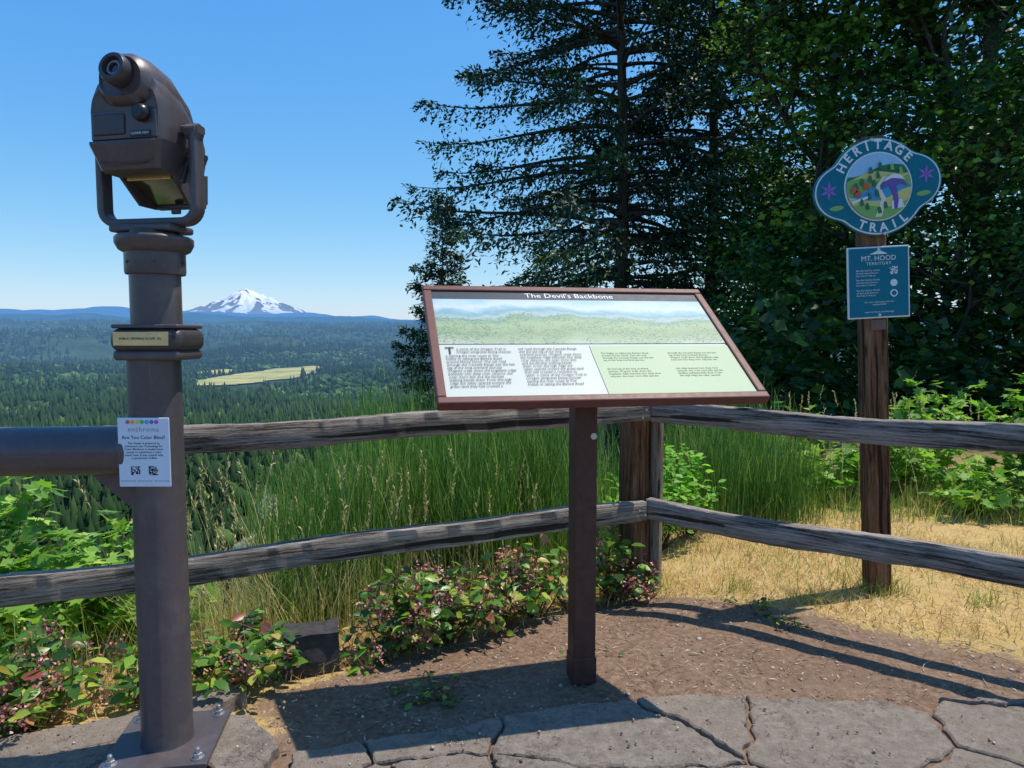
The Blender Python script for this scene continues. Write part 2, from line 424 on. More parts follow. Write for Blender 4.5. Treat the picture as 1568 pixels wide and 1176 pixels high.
def post(name,x,y,z0,z1,w,yaw,mat=M_post,par=fence,lean=0):
    rings=[];n=24;b=.008;h=w/2
    prof=[(-h,-h+b),(-h+b,-h),(0,-h),(h-b,-h),(h,-h+b),(h,0),(h,h-b),(h-b,h),(0,h),(-h+b,h),(-h,h-b),(-h,0)]
    for i in range(n+1):
        z=z0+(z1-z0)*i/n
        s=.97 if i==n else 1
        rings.append([(a*s*(1+.05*mnoise.noise(Vector((a*9,c*9,z*4+x)))),c*s*(1+.05*mnoise.noise(Vector((a*9,c*9,z*4+x+9)))),z+(.008*mnoise.noise(Vector((a*30,c*30,x))) if i==n else 0)) for a,c in prof])
    return loft(name,rings,mat,par,Matrix.Translation((x,y,0))@Matrix.Rotation(lean,4,'Y')@Matrix.Rotation(yaw,4,'Z'),sharp=50)
post('corner_post',.675,3.71,-.3,.94,.14,rad(27))
post('corner_brace',.775,3.665,-.3,.935,.055,rad(-38),M_woodv)
post('end_post_a',-2.66,2.14,-.3,.95,.14,rad(25))
post('end_post_b',3.25,1.70,-.3,.95,.14,rad(-38))
for (px_,py_,pz_) in [(.69,3.535,.92),(.67,3.527,.88),(.76,3.53,.92),(.66,3.522,.40),(.69,3.535,.37)]:
    revolve('nail_head',[(.001,0),(.006,.0),(.006,.004),(.001,.005)],M_steel,fence,T(px_,py_,pz_)@Matrix.Rotation(rad(90),4,'X'),n=10)

# ------------------------------------------------------------------ text helper
def text(body,size,mat,parent,M,align='CENTER',ext=.0004,spacing=1.0,line=1.0,shear=0):
    cu=bpy.data.curves.new('lettering','FONT');cu.body=body;cu.size=size;cu.align_x=align;cu.align_y='CENTER' if align=='CENTER' else 'TOP'
    cu.extrude=ext;cu.resolution_u=2;cu.space_character=spacing;cu.space_line=line;cu.shear=shear
    cu.materials.append(mat)
    o=bpy.data.objects.new('lettering',cu);link(o,parent,M);return o
def sheet(name,w_,h_,mat,parent,M,th=.002):
    return box(name,(w_,h_,th),mat,parent,M,bevel=0)

# ------------------------------------------------------------------ interpretive sign
sign=empty('interpretive_sign',(.265,2.566,0),(0,0,rad(12)))
box('post',(.086,.086,1.20),M_brownp,sign,T(0,0,.59),.006)
box('post_foot',(.092,.092,.10),M_brownp,sign,T(0,0,.04),.004)
box('post_bracket',(.12,.26,.010),M_brownp,sign,T(0,0,1.245)@Matrix.Rotation(rad(36.4),4,'X'),.002)
box('hinge_plate',(.05,.006,.04),M_dkmetal2,sign,T(.0,-.047,1.13),.002)
for bx in(-.012,.012): revolve('bolt_head',[(.001,0),(.006,0),(.006,.004),(.001,.004)],M_steel,sign,T(bx,-.05,1.13)@Matrix.Rotation(rad(90),4,'X'),n=6,smooth=False)
revolve('pale_scuff',[(.001,0),(.012,0),(.012,.0008),(.001,.001)],M_steel,sign,T(.028,-.0433,.93)@Matrix.Rotation(rad(90),4,'X'),n=20)
PM=T(.012,0,1.283)@Matrix.Rotation(rad(36.4),4,'X')
pe=bpy.data.objects.new('panel',None);link(pe,sign,PM)
W,Hh=1.165,.69
box('backing_board',(W-.02,Hh-.02,.018),M_brown,pe,T(0,0,-.012),.002)
fw=.032
box('frame_bottom',(W,fw,.036),M_brown,pe,T(0,-Hh/2+fw/2,-.006),.005)
box('frame_top',(W,fw,.036),M_brown,pe,T(0,Hh/2-fw/2,-.006),.005)
box('frame_side',(fw,Hh-2*fw-.002,.034),M_brown,pe,T(-W/2+fw/2,0,-.006),.005)
box('frame_side',(fw,Hh-2*fw-.002,.034),M_brown,pe,T(W/2-fw/2,0,-.006),.005)
iw,ih=W-2*fw,Hh-2*fw
M_paper=flat('printed_paper',(.52,.55,.50),.5,0,.25,.04,4)
M_palegreen=flat('pale_green_print',(.38,.47,.30),.5,0,.25,.12,5)
M_navy=flat('title_bar_print',(.02,.035,.055),.5,0,.25)
sheet('print_base',iw,ih,M_paper,pe,T(0,0,.0))
sheet('title_bar',iw,.052,M_navy,pe,T(0,ih/2-.0265,.0025))
m,nt,out=newmat('landscape_print');g=N(nt);tc=g.n('TexCoord');O=tc.outputs['Object']
sx=g.n('SeparateXYZ');g.l(O,sx.inputs[0])
nL=g.noise(g.mapping(O,(1.6,1.6,1),(2.3,1.1,0)),2,3,.5);n=g.noise(g.mapping(O,(5,8,1)),2.2,6,.7)
vv=g.n('TexVoronoi');vv.inputs['Scale'].default_value=1;g.l(g.mapping(O,(95,120,1)),vv.inputs['Vector'])
f=g.math('ADD',g.math('ADD',g.math('MULTIPLY',sx.outputs['Y'],3.3),.5),g.math('ADD',g.math('MULTIPLY',g.math('SUBTRACT',nL,.5),.55),g.math('MULTIPLY',g.math('SUBTRACT',n,.5),.3)))
c=g.ramp(f,[(.0,(.36,.44,.34)),(.1,(.26,.34,.18)),(.25,(.15,.25,.10)),(.42,(.24,.35,.15)),(.54,(.10,.24,.14)),(.60,(.30,.42,.45)),(.66,(.12,.28,.28)),(.72,(.20,.40,.52)),(.80,(.50,.57,.60)),(1,(.26,.45,.60))])
lowf=g.math('LESS_THAN',f,.60)
patch=g.math('GREATER_THAN',g.noise(g.mapping(O,(1,1.6,1)),9,4,.6),.47)
trees_=g.math('MULTIPLY',g.math('MULTIPLY',g.math('LESS_THAN',vv.outputs['Distance'],.42),lowf),patch)
c=g.mix(g.math('MULTIPLY',trees_,.75),c,(.03,.11,.05))
fl=g.noise(O,190,3,.7)
c=g.mix(g.math('MULTIPLY',g.math('MULTIPLY',g.math('SUBTRACT',fl,.55,True),6,True),lowf),c,(.45,.5,.3))
c=g.mix(.16,c,(.5,.58,.55))
g.l(g.bsdf(c,.5,spec=.25),out.inputs[0]);M_land=m
sheet('landscape_picture',iw,.285,M_land,pe,T(0,ih/2-.053-.1425,.0025))
sheet('text_field',iw*.50,.272,M_palegreen,pe,T(iw*.249,-ih/2+.139,.0025))
text("The Devil's Backbone",.042,M_white,pe,T(0,ih/2-.026,.0042),ext=.0003)
lorem=("o some of the Oregon Trail in Oregon emigrants facing choices: leaving the river route at The Dalles or taking the Barlow Road around Mount Hood. The toll road through the Cascade Range was the last leg of the long overland journey. Wagons crept down the hogsback ridge between two deep river canyons, the oxen worn thin and the families walking beside them. From this high ridge the valley opened toward the green land they had crossed a continent to reach. ")
def para(x,y,wc,txt,mat,size=.0150,n=12):
    b='\n'.join(textwrap.wrap(txt,wc)[:n]); text(b,size,mat,pe,T(x,y,.0045),'LEFT',ext=.0001,line=1.12)
yb=-ih/2+.265
text('T',.055,M_ink,pe,T(-iw/2+.035,yb-.018,.0045),'CENTER',ext=.0001)
para(-iw/2+.058,yb,32,lorem,M_ink,.0145,n=2)
para(-iw/2+.018,yb-.038,38,lorem[60:],M_ink,.0145,n=11)
para(-iw/2+.28,yb,36,lorem[150:]+lorem,M_ink,.0145,n=13)
M_grey=flat('grey_ink',(.17,.23,.14),.5,0,.2)
for q,xx in enumerate((.03,.29)):
    para(xx,yb-.03,38,(lorem*2)[90+q*70:],M_grey,.0120,4)
    para(xx,yb-.12,38,(lorem*2)[190+q*70:],M_grey,.0120,4)

# ------------------------------------------------------------------ trail marker sign
hp=empty('trail_marker_sign',(1.862,3.45,0),(0,0,rad(0)))
LN=-rad(3.1)
post('post',0,0,-.3,2.26,.108,rad(-6),M_post,hp,LN)
HM=Matrix.Rotation(LN,4,'Y')
face=bpy.data.objects.new('sign_face',None);link(face,hp,HM@T(-.0,-.072,2.015)@Matrix.Rotation(rad(90),4,'X')@Matrix.Rotation(rad(7),4,'Z'))
def outline(sc,n=160):
    pts=[]
    for i in range(n):
        t=2*math.pi*i/n;c,s=math.cos(t),math.sin(t)
        rc=.232
        cx=.185;rl=.124
        b=abs(c)*cx;disc_=b*b-cx*cx+rl*rl
        re=b+math.sqrt(disc_) if disc_>0 else 0.01
        r=(rc**16+re**16)**(1/16)-sc
        pts.append((r*c,r*s))
    for _ in range(2): pts=[((pts[i-1][0]+pts[i][0]*2+pts[(i+1)%n][0])/4,(pts[i-1][1]+pts[i][1]*2+pts[(i+1)%n][1])/4) for i in range(n)]
    return pts
def plate(name,pts,z0,z1,mat,parent,M=None):
    bm=bmesh.new();a=[bm.verts.new((x,y,z0)) for x,y in pts];b=[bm.verts.new((x,y,z1)) for x,y in pts];n=len(pts)
    for i in range(n): bm.faces.new((a[i],a[(i+1)%n],b[(i+1)%n],b[i]))
    bm.faces.new(a[::-1]);bm.faces.new(b)
    return bm_obj(name,bm,mat,parent,M)
plate('sign_board',outline(0),-.012,.0,M_teal,face)
plate('white_border',outline(.006),.0002,.002,M_white,face)
plate('teal_field',outline(.013),.0022,.004,M_teal,face)
def disc(r,n=64,cx=0,cy=0,sy=1): return [(cx+r*math.cos(2*math.pi*i/n),cy+sy*r*math.sin(2*math.pi*i/n)) for i in range(n)]
plate('picture_ring',disc(.163),.0042,.006,M_white,face)
C=lambda n_,c_:flat(n_,c_,.5,0,.25,.06)
Msky=C('print_sky',(.3,.55,.75));Mgr=C('print_green',(.2,.42,.12));Mye=C('print_yellow',(.6,.56,.2));Mpu=C('print_purple',(.14,.09,.35));Mdg=C('print_dark_green',(.03,.16,.08));Mre=C('print_red',(.5,.12,.06));Mrd=C('print_cream',(.7,.68,.5));Mbl=C('print_blue',(.06,.3,.55))
plate('picture_sky',disc(.157),.0062,.008,Msky,face)
def blob(name,pts,z,mat): 
    pts=[(x*.157,y*.157) for x,y in pts]; return plate(name,pts,z,z+.0012,mat,face)
def arcreg(y0,amp,ph,lo=-1):
    up=[];
    for i in range(41):
        x=-.98+1.96*i/40; lim=math.sqrt(max(0,.975-x*x)); yv=y0+amp*math.sin(x*3+ph); up.append((x,max(-lim,min(lim,yv))))
    dn=[(x,-math.sqrt(max(0,.975-x*x))-.001) for x,_ in up][::-1]
    return up+dn
blob('hill',arcreg(.5,.10,.5),.0082,Mdg)
blob('hill',arcreg(.36,.1,2),.0096,Mye)
blob('hill',arcreg(.2,.12,3.5),.011,Mgr)
blob('hill',arcreg(-.05,.12,1),.0124,Mbl)
blob('hill',arcreg(-.3,.12,5),.0138,Mye)
blob('hill',arcreg(-.55,.1,4),.0146,Mgr)
blob('road',[(-.25,-.9),(-.05,-.92),(.15,-.4),(.0,0),(.25,.25),(.15,.27),(-.12,.0),(0,-.4)],.0160,Mrd)
blob('mountain_print',[(.0,-.12),(.15,.12),(.4,.22),(.7,.12),(.85,-.12),(.62,.0),(.5,-.1),(.52,-.5),(.45,-.75),(.35,-.75),(.38,-.3),(.3,-.02)],.0174,Mpu)
blob('snow_print',[(.1,.10),(.25,.22),(.45,.3),(.65,.24),(.8,.06),(.62,.12),(.4,.17),(.25,.13)],.0188,M_white)
blob('snow_print',[(.3,-.5),(.62,-.5),(.66,-.75),(.28,-.75)],.0168,M_white)
for (x,y) in [(-.7,.1),(-.5,.2),(-.2,.5),(.1,.6),(-.6,-.4),(-.35,-.25),(.1,-.6),(.7,.35),(-.1,-.72),(.45,.5),(-.1,-.2),(-.45,-.55),(-.25,.25),(.0,.32),(-.15,.1)]:
    blob('tree_print',[(x-.06,y-.09),(x+.06,y-.09),(x+.045,y+.07),(x,y+.12),(x-.045,y+.07)],.019,Mdg if x<.2 else Mgr)
for (x,y) in [(-.68,-.12),(-.4,.05),(-.78,.0)]:
    blob('barn_print',[(x-.09,y-.08),(x+.09,y-.08),(x+.09,y+.05),(x,y+.13),(x-.09,y+.05)],.0192,Mre)
blob('bridge_print',[(-.9,-.32),(-.3,-.22),(-.3,-.3),(-.9,-.4)],.0186,M_white)
def arctext(s,r,mid,step,size,flip=False):
    n=len(s)
    for i,ch in enumerate(s):
        a=mid+(-(i-(n-1)/2)*step if not flip else (i-(n-1)/2)*step)
        M=T(r*math.cos(rad(a)),r*math.sin(rad(a)),.0045)@Matrix.Rotation(rad(a-90 if not flip else a+90),4,'Z')
        t=text(ch,size,M_white,face,M,ext=.0006); t.data.offset=.0016
arctext('HERITAGE',.195,90,15.5,.058)
arctext('TRAIL',.195,-90,15.5,.058,True)
Mfl=C('print_flower',(.26,.14,.5))
for sx_ in (-1,1):
    for k in range(6):
        a=k*60+20; x=sx_*.235;y=.02
        plate('flower_petal',[(x,y),(x+.02*math.cos(rad(a-22)),y+.02*math.sin(rad(a-22))),(x+.045*math.cos(rad(a)),y+.045*math.sin(rad(a))),(x+.02*math.cos(rad(a+22)),y+.02*math.sin(rad(a+22)))],.0045+.0001*k,.006+.0001*k,Mfl,face)
    plate('leaf_print',disc(.034,20,sx_*.21,-.068,.35),.0045,.0058,Mgr,face)
bolt=[(.001,0),(.009,0),(.008,.004),(.001,.005)]
revolve('bolt',bolt,M_steel,face,T(0,.222,.004),n=12);revolve('bolt',bolt,M_steel,face,T(0,-.225,.004),n=12)
f2=bpy.data.objects.new('info_board',None);link(f2,hp,HM@T(.0,-.066,1.56)@Matrix.Rotation(rad(90),4,'X'))
box('board',(.30,.345,.01),M_white,f2,T(0,0,-.004),.002)
box('board_face',(.286,.331,.003),M_teal,f2,T(0,0,.0022),.0005)
text('MT. HOOD',.034,M_white,f2,T(0,.115,.0045),ext=.0004)
text('TERRITORY',.02,M_white,f2,T(0,.09,.0045),ext=.0004,spacing=1.2)
plate('mountain_logo',[(-.045,.135),(-.01,.15),(0,.157),(.012,.15),(.045,.135)],.004,.005,M_white,f2)
for k,yy in enumerate((.045,.0,-.05)):
    text('See the history stories\nof each stop here on\nthe trail or visit us',.0125,M_white,f2,T(-.11,yy+.02,.0045),'LEFT',ext=.0003)
rs=R(4)
for i in range(7):
    for j in range(7):
        if rs.rand()<.6: sheet('qr_cell',.005,.005,M_white,f2,T(.055+i*.0055,.038+j*.0055,.0045))
plate('arrow_icon',disc(.017,24,.072,-.005),.004,.005,M_white,f2);plate('ring_icon',disc(.018,24,.072,-.055),.004,.005,M_white,f2);plate('ring_icon_centre',disc(.012,24,.072,-.055),.0052,.006,M_teal,f2)
text('For more information visit the\nwebsite below',.0115,M_white,f2,T(0,-.10,.0045),ext=.0003)
text('www.territory.com/heritage',.0125,M_white,f2,T(0,-.142,.0045),ext=.0003)
for yy in (.158,-.158): revolve('bolt',bolt,M_steel,f2,T(0,yy,.003),n=12)
box('brown_tag',(.075,.006,.05),flat('tag_wood',(.16,.08,.06),.5),hp,HM@T(0,-.059,1.355),.001)
text('1920',.026,M_grey,hp,HM@T(0,-.0635,1.355)@Matrix.Rotation(rad(90),4,'X'),ext=.0004)

# ------------------------------------------------------------------ coin operated viewer
vw=empty('coin_operated_viewer',(-1.085,2.10,0))
revolve('pole',[(.096,.017),(.096,.024),(.078,.03),(.0745,.045),(.0745,1.22),(.0745,1.235)],M_dkmetal,vw)
revolve('upper_pole',[(.071,1.30),(.071,1.52)],M_dkmetal,vw,T(.012,0,0))
HEAD=bpy.data.objects.new('upper_assembly',None);link(HEAD,vw,T(.014,0,0))
revolve('collar',[(.0725,1.480),(.082,1.482),(.084,1.49),(.084,1.545),(.098,1.553),(.108,1.572),(.108,1.588),(.102,1.594),(.05,1.60),(.05,1.625)],M_dkmetal,HEAD)
for k in range(6):
    a=rad(-90+k*60+25); revolve('set_screw',[(.001,0),(.005,0),(.005,.004),(.001,.004)],M_dkmetal2,HEAD,T(.083*math.cos(a),.083*math.sin(a),1.515)@Matrix.Rotation(a,4,'Z')@Matrix.Rotation(rad(90),4,'Y'),n=10)
box('coin_box',(.212,.18,.070),M_dkmetal2,HEAD,T(.002,0,1.287),.028,5)
box('coin_box_lip',(.194,.168,.03),M_dkmetal,HEAD,T(.002,0,1.242),.012,3)
box('coin_box_top',(.196,.166,.012),M_dkmetal,HEAD,T(.002,0,1.327),.005,3)
box('brass_plate',(.16,.004,.040),M_brass,HEAD,T(-.004,-.0915,1.291),.001)
text('PUBLIC VIEWING SCOPE  25c',.0095,M_ink,HEAD,T(-.004,-.0942,1.291)@Matrix.Rotation(rad(90),4,'X'),ext=.0002)
revolve('lock',[(.001,0),(.009,0),(.008,.006),(.001,.007)],M_black,HEAD,T(.088,-.083,1.30)@Matrix.Rotation(rad(70),4,'Z')@Matrix.Rotation(rad(90),4,'X'),n=16)
AR=Matrix.Rotation(rad(-90),4,'Y')
revolve('side_arm',[(.074,.0),(.074,1.75)],M_dkmetal,vw,T(0,-.0,.952)@Matrix.Rotation(rad(5),4,'Z')@AR)
revolve('arm_weld',[(.076,.064),(.081,.070),(.081,.078),(.075,.088)],M_dkmetal,vw,T(0,0,.952)@Matrix.Rotation(rad(5),4,'Z')@AR)
plate('gusset',[(-.065,.89),(-.20,.89),(-.20,.875),(-.068,.76)],-.007,.007,M_dkmetal,vw,Matrix.Rotation(rad(90),4,'X'))
revolve('far_support',[(.0745,.02),(.0745,1.05)],M_dkmetal,vw,T(-1.75,-.15,0))
box('base_plate',(.31,.31,.016),M_dkmetal,vw,T(0,0,.026)@Matrix.Rotation(rad(9),4,'Z'),.003)
for sx_ in(-1,1):
    for sy_ in(-1,1):
        Mb=T(0,0,.034)@Matrix.Rotation(rad(9),4,'Z')@T(sx_*.122,sy_*.122,0)
        revolve('anchor_washer',[(.019,0),(.019,.003)],M_steel,vw,Mb,n=20)
        revolve('anchor_nut',[(.0135,.003),(.0135,.015),(.011,.016)],M_steel,vw,Mb,n=6,smooth=False)
        revolve('anchor_bolt',[(.0075,.012),(.0075,.03),(.005,.033)],M_steel,vw,Mb,n=12)
st=bpy.data.objects.new('notice_plate',None);link(st,vw,T(0.002,-.079,.957)@Matrix.Rotation(rad(90),4,'X'))
box('notice_board',(.152,.205,.0045),M_sticker,st,None,.002)
dots=[(.55,.12,.12),(.8,.35,.05),(.8,.6,.05),(.1,.45,.2),(.05,.4,.55),(.15,.15,.5),(.4,.1,.4)]
for k,cc in enumerate(dots): plate('colour_dot',disc(.006,20,-.045+k*.014,.09),.0024,.0032,flat('dot_ink',cc,.4),st)
text('enchroma',.02,flat('grey_print',(.3,.33,.38),.5),st,T(0,.068,.0026),ext=.0003,spacing=1.15)
text('Are You Color Blind?',.0145,M_ink,st,T(0,.044,.0026),ext=.0003)
text('This viewer is powered by\nAdvanced Lens Technology for\nColor Blindness to enable more\npeople to experience a color\nscenic view. It was created with\na special kind of filter',.0088,M_ink,st,T(0,.005,.0026),ext=.0002)
rs=R(9)
for ox in(-.03,.022):
    for i in range(8):
        for j in range(8):
            if rs.rand()<.55: sheet('qr_cell',.003,.003,M_ink,st,T(ox-.012+i*.0033+.004,-.066+j*.0033,.0027),.001)
for ox in(-.05,0,.05): text('Learn more at our site',.0048,M_ink,st,T(ox,-.085,.0026),ext=.0001)
# head
hd=bpy.data.objects.new('head',None);link(hd,HEAD,T(0.004,.01,0)@Matrix.Rotation(rad(-12),4,'Z'))
yk=bpy.data.objects.new('yoke',None);link(yk,HEAD,Matrix.Rotation(rad(-10),4,'Z'))
def bar(name,P,wx,wy,mat,par):
    P=[Vector(p) for p in P];rings=[]
    prof=[]
    for i in range(16):
        t=2*math.pi*i/16;c,s=math.cos(t),math.sin(t);e=.45
        prof.append((math.copysign(abs(c)**e,c),math.copysign(abs(s)**e,s)))
    for i,p in enumerate(P):
        t=(P[min(i+1,len(P)-1)]-P[max(i-1,0)]).normalized();nn=Vector((0,1,0)).cross(t).normalized()
        rings.append([p+nn*(a*wx)+Vector((0,b*wy,0)) for a,b in prof])
    return loft(name,rings,mat,par,None,50)
xl,xr,zb,rc=-.163,.146,1.636,.045
path=[(xl,0,1.90),(xl,0,1.72)]+[(xl+rc-rc*math.cos(rad(a)),0,zb+rc-rc*math.sin(rad(a))) for a in range(0,91,15)]+[(0,0,zb)]+[(xr-rc+rc*math.sin(rad(a)),0,zb+rc-rc*math.cos(rad(a))) for a in range(0,91,15)]+[(xr,0,1.72),(xr,0,1.90)]
bar('yoke_fork',path,.0125,.024,M_dkmetal,yk)
for x_,s_ in((xl,-1),(xr,1)):
    revolve('pivot_boss',[(.001,-.024),(.022,-.024),(.024,-.012),(.024,.012),(.018,.016),(.001,.018)],M_dkmetal,yk,T(x_,0,1.895)@Matrix.Rotation(rad(90*s_),4,'Y'),n=24)
bar('pivot_bracket',[(xr-.035,.0,1.90),(xr+.018,.0,1.90)],.012,.02,M_dkmetal,yk)
box('yoke_seat',(.2,.12,.022),M_dkmetal,yk,T(-.008,0,1.615),.008,3)
revolve('swivel',[(.07,1.58),(.07,1.61),(.05,1.618)],M_dkmetal2,HEAD)
def sec(s,hw,zb,zt,bw=.8,e=.42,tw=.9,xo=0,n=40):
    r=[]
    zc=(zb+zt)/2;hh=(zt-zb)/2
    for i in range(n):
        t=2*math.pi*i/n+math.pi/n;c,q=math.cos(t),math.sin(t)
        cx=math.copysign(abs(c)**e,c);cz=math.copysign(abs(q)**e,q)
        k=(cz+1)/2; wf=bw+(1-bw)*min(1,k*1.8) if k<.55 else 1+(tw-1)*((k-.55)/.45)
        r.append((xo+cx*hw*wf,s,zc+cz*hh))
    return r
hx=-.010
loft('head_housing',[sec(-.100,.102,1.795,1.985,.86,.34,xo=hx),sec(-.106,.114,1.79,2.0,.86,.34,xo=hx),sec(-.095,.122,1.783,2.035,.84,.36,.8,xo=hx),sec(-.05,.124,1.775,2.05,.8,.45,.72,xo=hx),
   sec(.02,.120,1.765,2.035,.78,.5,.7,xo=hx),sec(.08,.108,1.76,1.98,.78,.5,.72,xo=hx),sec(.125,.096,1.76,1.945,.82,.45,.8,xo=hx),sec(.133,.09,1.77,1.935,.82,.45,.8,xo=hx)],M_dkmetal,hd,sharp=32)
ex=hx+.006
loft('eyepiece_hood',[sec(-.118,.062,1.978,2.070,1,.7,.8,xo=ex),sec(-.124,.068,1.970,2.078,1,.7,.8,xo=ex),sec(-.108,.080,1.95,2.090,1,.62,.74,xo=ex),sec(-.06,.088,1.94,2.092,1,.6,.7,xo=ex),sec(.0,.090,1.935,2.078,1,.6,.7,xo=ex-.002),sec(.07,.083,1.915,2.03,1,.6,.72,xo=ex-.004),sec(.115,.07,1.89,1.975,1,.6,.72,xo=ex-.006)],M_dkmetal,hd)
RX=Matrix.Rotation(rad(90),4,'X')@Matrix.Rotation(rad(-12),4,'X')
revolve('eyepiece',[(.039,-.012),(.043,0),(.043,.026),(.039,.034),(.029,.034),(.027,.020),(.019,.018),(.019,.024),(.014,.024),(.013,.016),(.001,.016)],M_dkmetal2,hd,T(ex,-.122,2.034)@RX,n=40)
revolve('eyepiece_lens',[(.013,.0),(.012,.0185),(.001,.0195)],M_lens,hd,T(ex,-.122,2.034)@RX,n=24)
revolve('eyepiece_ring',[(.0205,.0),(.0205,.0245),(.0165,.0245),(.0165,.0)],flat('grey_rubber',(.25,.25,.26),.5),hd,T(ex,-.122,2.034)@RX,n=32)
RX=Matrix.Rotation(rad(90),4,'X')
box('rear_panel',(.214,.010,.078),M_dkmetal,hd,T(hx,-.106,1.895),.004)
box('rear_inset',(.105,.006,.058),M_dkmetal2,hd,T(hx-.045,-.1125,1.897),.004)
revolve('focus_knob',[(.024,0),(.025,.008),(.021,.02),(.016,.024),(.001,.024)],M_black,hd,T(hx+.066,-.112,1.922)@RX,n=28)
box('label_plate',(.066,.003,.016),M_black,hd,T(hx+.056,-.1127,1.868),.001)
text('CLEARER VIEW',.0088,M_white,hd,T(hx+.056,-.1146,1.868)@RX,ext=.0002)
O8=[(-1,-.9),(-.9,-1),(.9,-1),(1,-.9),(1,.9),(.9,1),(-.9,1),(-1,.9)]
loft('chin',[[( hx+x*.122*sx2,y*ry+yo,z) for x,y in O8] for sx2,yo,z,ry in [(1,-.005,1.852,.11),(.97,-.003,1.845,.115),(.80,.0,1.775,.095),(.76,.005,1.77,.09)]],M_dkmetal,hd,sharp=25)
for s_ in(-1,1):
    bm=bmesh.new();pts=[(-.03,1.775),(.13,1.80),(.135,1.715),(.12,1.70),(.045,1.70)]
    x0=hx+s_*.094;x1=hx+s_*.084
    a=[bm.verts.new((x0 if z>1.75 else x0-s_*.006,y,z)) for y,z in pts];b=[bm.verts.new((x1-(0 if z>1.75 else s_*.006),y,z)) for y,z in pts]
    for i in range(5): bm.faces.new((a[i],a[(i+1)%5],b[(i+1)%5],b[i]))
    bm.faces.new(a);bm.faces.new(b[::-1]);bm_obj('window_cheek',bm,M_dkmetal,hd)
box('window_front',(.165,.012,.09),M_dkmetal,hd,T(hx,.13,1.745),.002)
box('underside_glass',(.165,.125,.004),flat('dark_tinted_mirror',(.20,.21,.15),.12,.8,.5,.2,3),hd,T(hx,.055,1.742)@Matrix.Rotation(rad(-30),4,'X'),.001)
box('window_lip',(.17,.012,.012),M_dkmetal,hd,T(hx,.110,1.705),.003)
box('latch_tab',(.03,.012,.018),M_dkmetal,hd,T(hx,.10,1.69),.003)
box('window_top_bar',(.15,.012,.012),M_brass,hd,T(hx,-.012,1.768),.002)
box('tilt_handle',(.016,.016,.12),M_dkmetal2,hd,T(hx+.118,.0,1.80)@Matrix.Rotation(rad(-25),4,'X'),.005)

# ------------------------------------------------------------------ vegetation builders
def blades(base,h,lean,width,rs,segs=3,droop=.5,rnd=None):
    n=len(base);az=rs.rand(n)*2*np.pi
    ld=np.stack([np.cos(az),np.sin(az),np.zeros(n)],1)
    wz=rs.rand(n)*2*np.pi;wd=np.stack([np.cos(wz),np.sin(wz),np.zeros(n)],1)
    t=np.linspace(0,1,segs+1)
    C_=base[:,None,:]+ld[:,None,:]*(lean[:,None]*t[None]**1.8)[:,:,None]
    C_[:,:,2]+=h[:,None]*(t-droop*.25*t**3)[None]
    wv=(width[:,None]*(1-.85*t[None]**1.5))[:,:,None]*wd[:,None,:]*.5
    V=np.stack([C_-wv,C_+wv],2).reshape(-1,3)
    k=np.arange(segs)*2;f=np.stack([k,k+1,k+3,k+2],1)
    F=(f[None]+(np.arange(n)*(2*(segs+1)))[:,None,None]).reshape(-1,4)
    if rnd is None: rnd=rs.rand(n)
    return (V,F,np.repeat(rnd,2*(segs+1))),C_[:,-1,:]
def grass(name,x,y,hr,mat,rs,width=.004,lean=.3,segs=3,zoff=0,rnd=None,droop=.5):
    z=H(x,y)+zoff; n=len(x); h=rs.uniform(*hr,n)
    p,tips=blades(np.stack([x,y,z],1),h,lean*h*rs.rand(n),rs.uniform(.7,1.3,n)*width,rs,segs,droop,rnd)
    return npmesh(name,[p],mat),tips
def shrub(name,clumps,mat,stemmat,tpl,lsize,rs,step=.035,leafup=.8,par=None,berries=None):
    lp=[];stems=[];bp=[]
    for (x,y,r,h,ns) in clumps:
        for k in range(ns):
            a=rs.rand()*6.283;rb=r*.25*rs.rand();out=r*math.sqrt(rs.rand());hh=h*rs.uniform(.55,1.05)*(1-.35*(out/r)**2)
            b=np.array([x+rb*math.cos(a),y+rb*math.sin(a),0]);b[2]=float(H(b[0],b[1]))-.01
            t=np.linspace(0,1,7)[:,None]
            e=np.array([math.cos(a),math.sin(a),0])
            bend=rs.normal(0,.06,3);bend[2]=0
            P=b+e*(out*t**1.5)+np.array([0,0,1])*(hh*(t-.12*t**3))+bend*np.sin(t*3)
            stems.append((*tube(P,np.linspace(.0045,.0015,7),4),None))
            L=math.hypot(out,hh);n=max(3,int(L/step))
            tt=rs.uniform(.25,1,n)
            idx=tt*6;i0=np.minimum(idx.astype(int),5);f=(idx-i0)[:,None]
            pos=P[i0]*(1-f)+P[i0+1]*f
            az=rs.rand(n)*6.283
            d=np.stack([np.cos(az),np.sin(az),rs.uniform(-.35,.5,n)],1)+e*.3
            up=np.array([0,0,leafup])+rs.normal(0,.45,(n,3))
            pos2=pos+d*.015
            sh=rs.normal(0,.12)
            lp.append(inst(tpl[0],tpl[1],pos2,frames(d,up),lsize*rs.uniform(.5,1.3,n),np.clip(rs.normal(.45+sh,.24,n)+.0,0,1)))
            if berries and rs.rand()<berries:
                for _ in range(2):
                    q=rs.randint(3,7); nb=26
                    bpz=P[q]+e*.02+rs.normal(0,.022,(nb,3))
                    bp.append(inst(QLEAF[0],QLEAF[1],bpz,frames(rs.normal(0,1,(nb,3)),rs.normal(0,1,(nb,3))),np.full(nb,.017),rs.rand(nb)))
    e=empty(name) if par is None else par
    npmesh('leaves',lp,mat,e);npmesh('stems',stems,stemmat,e)
    if bp: npmesh('flower_clusters',bp,M_berry,e)
    return e
M_berry=leafmat('reddish_flowers',[(.0,(.36,.08,.09)),(.6,(.58,.22,.22)),(1,(.68,.45,.38))],.1)
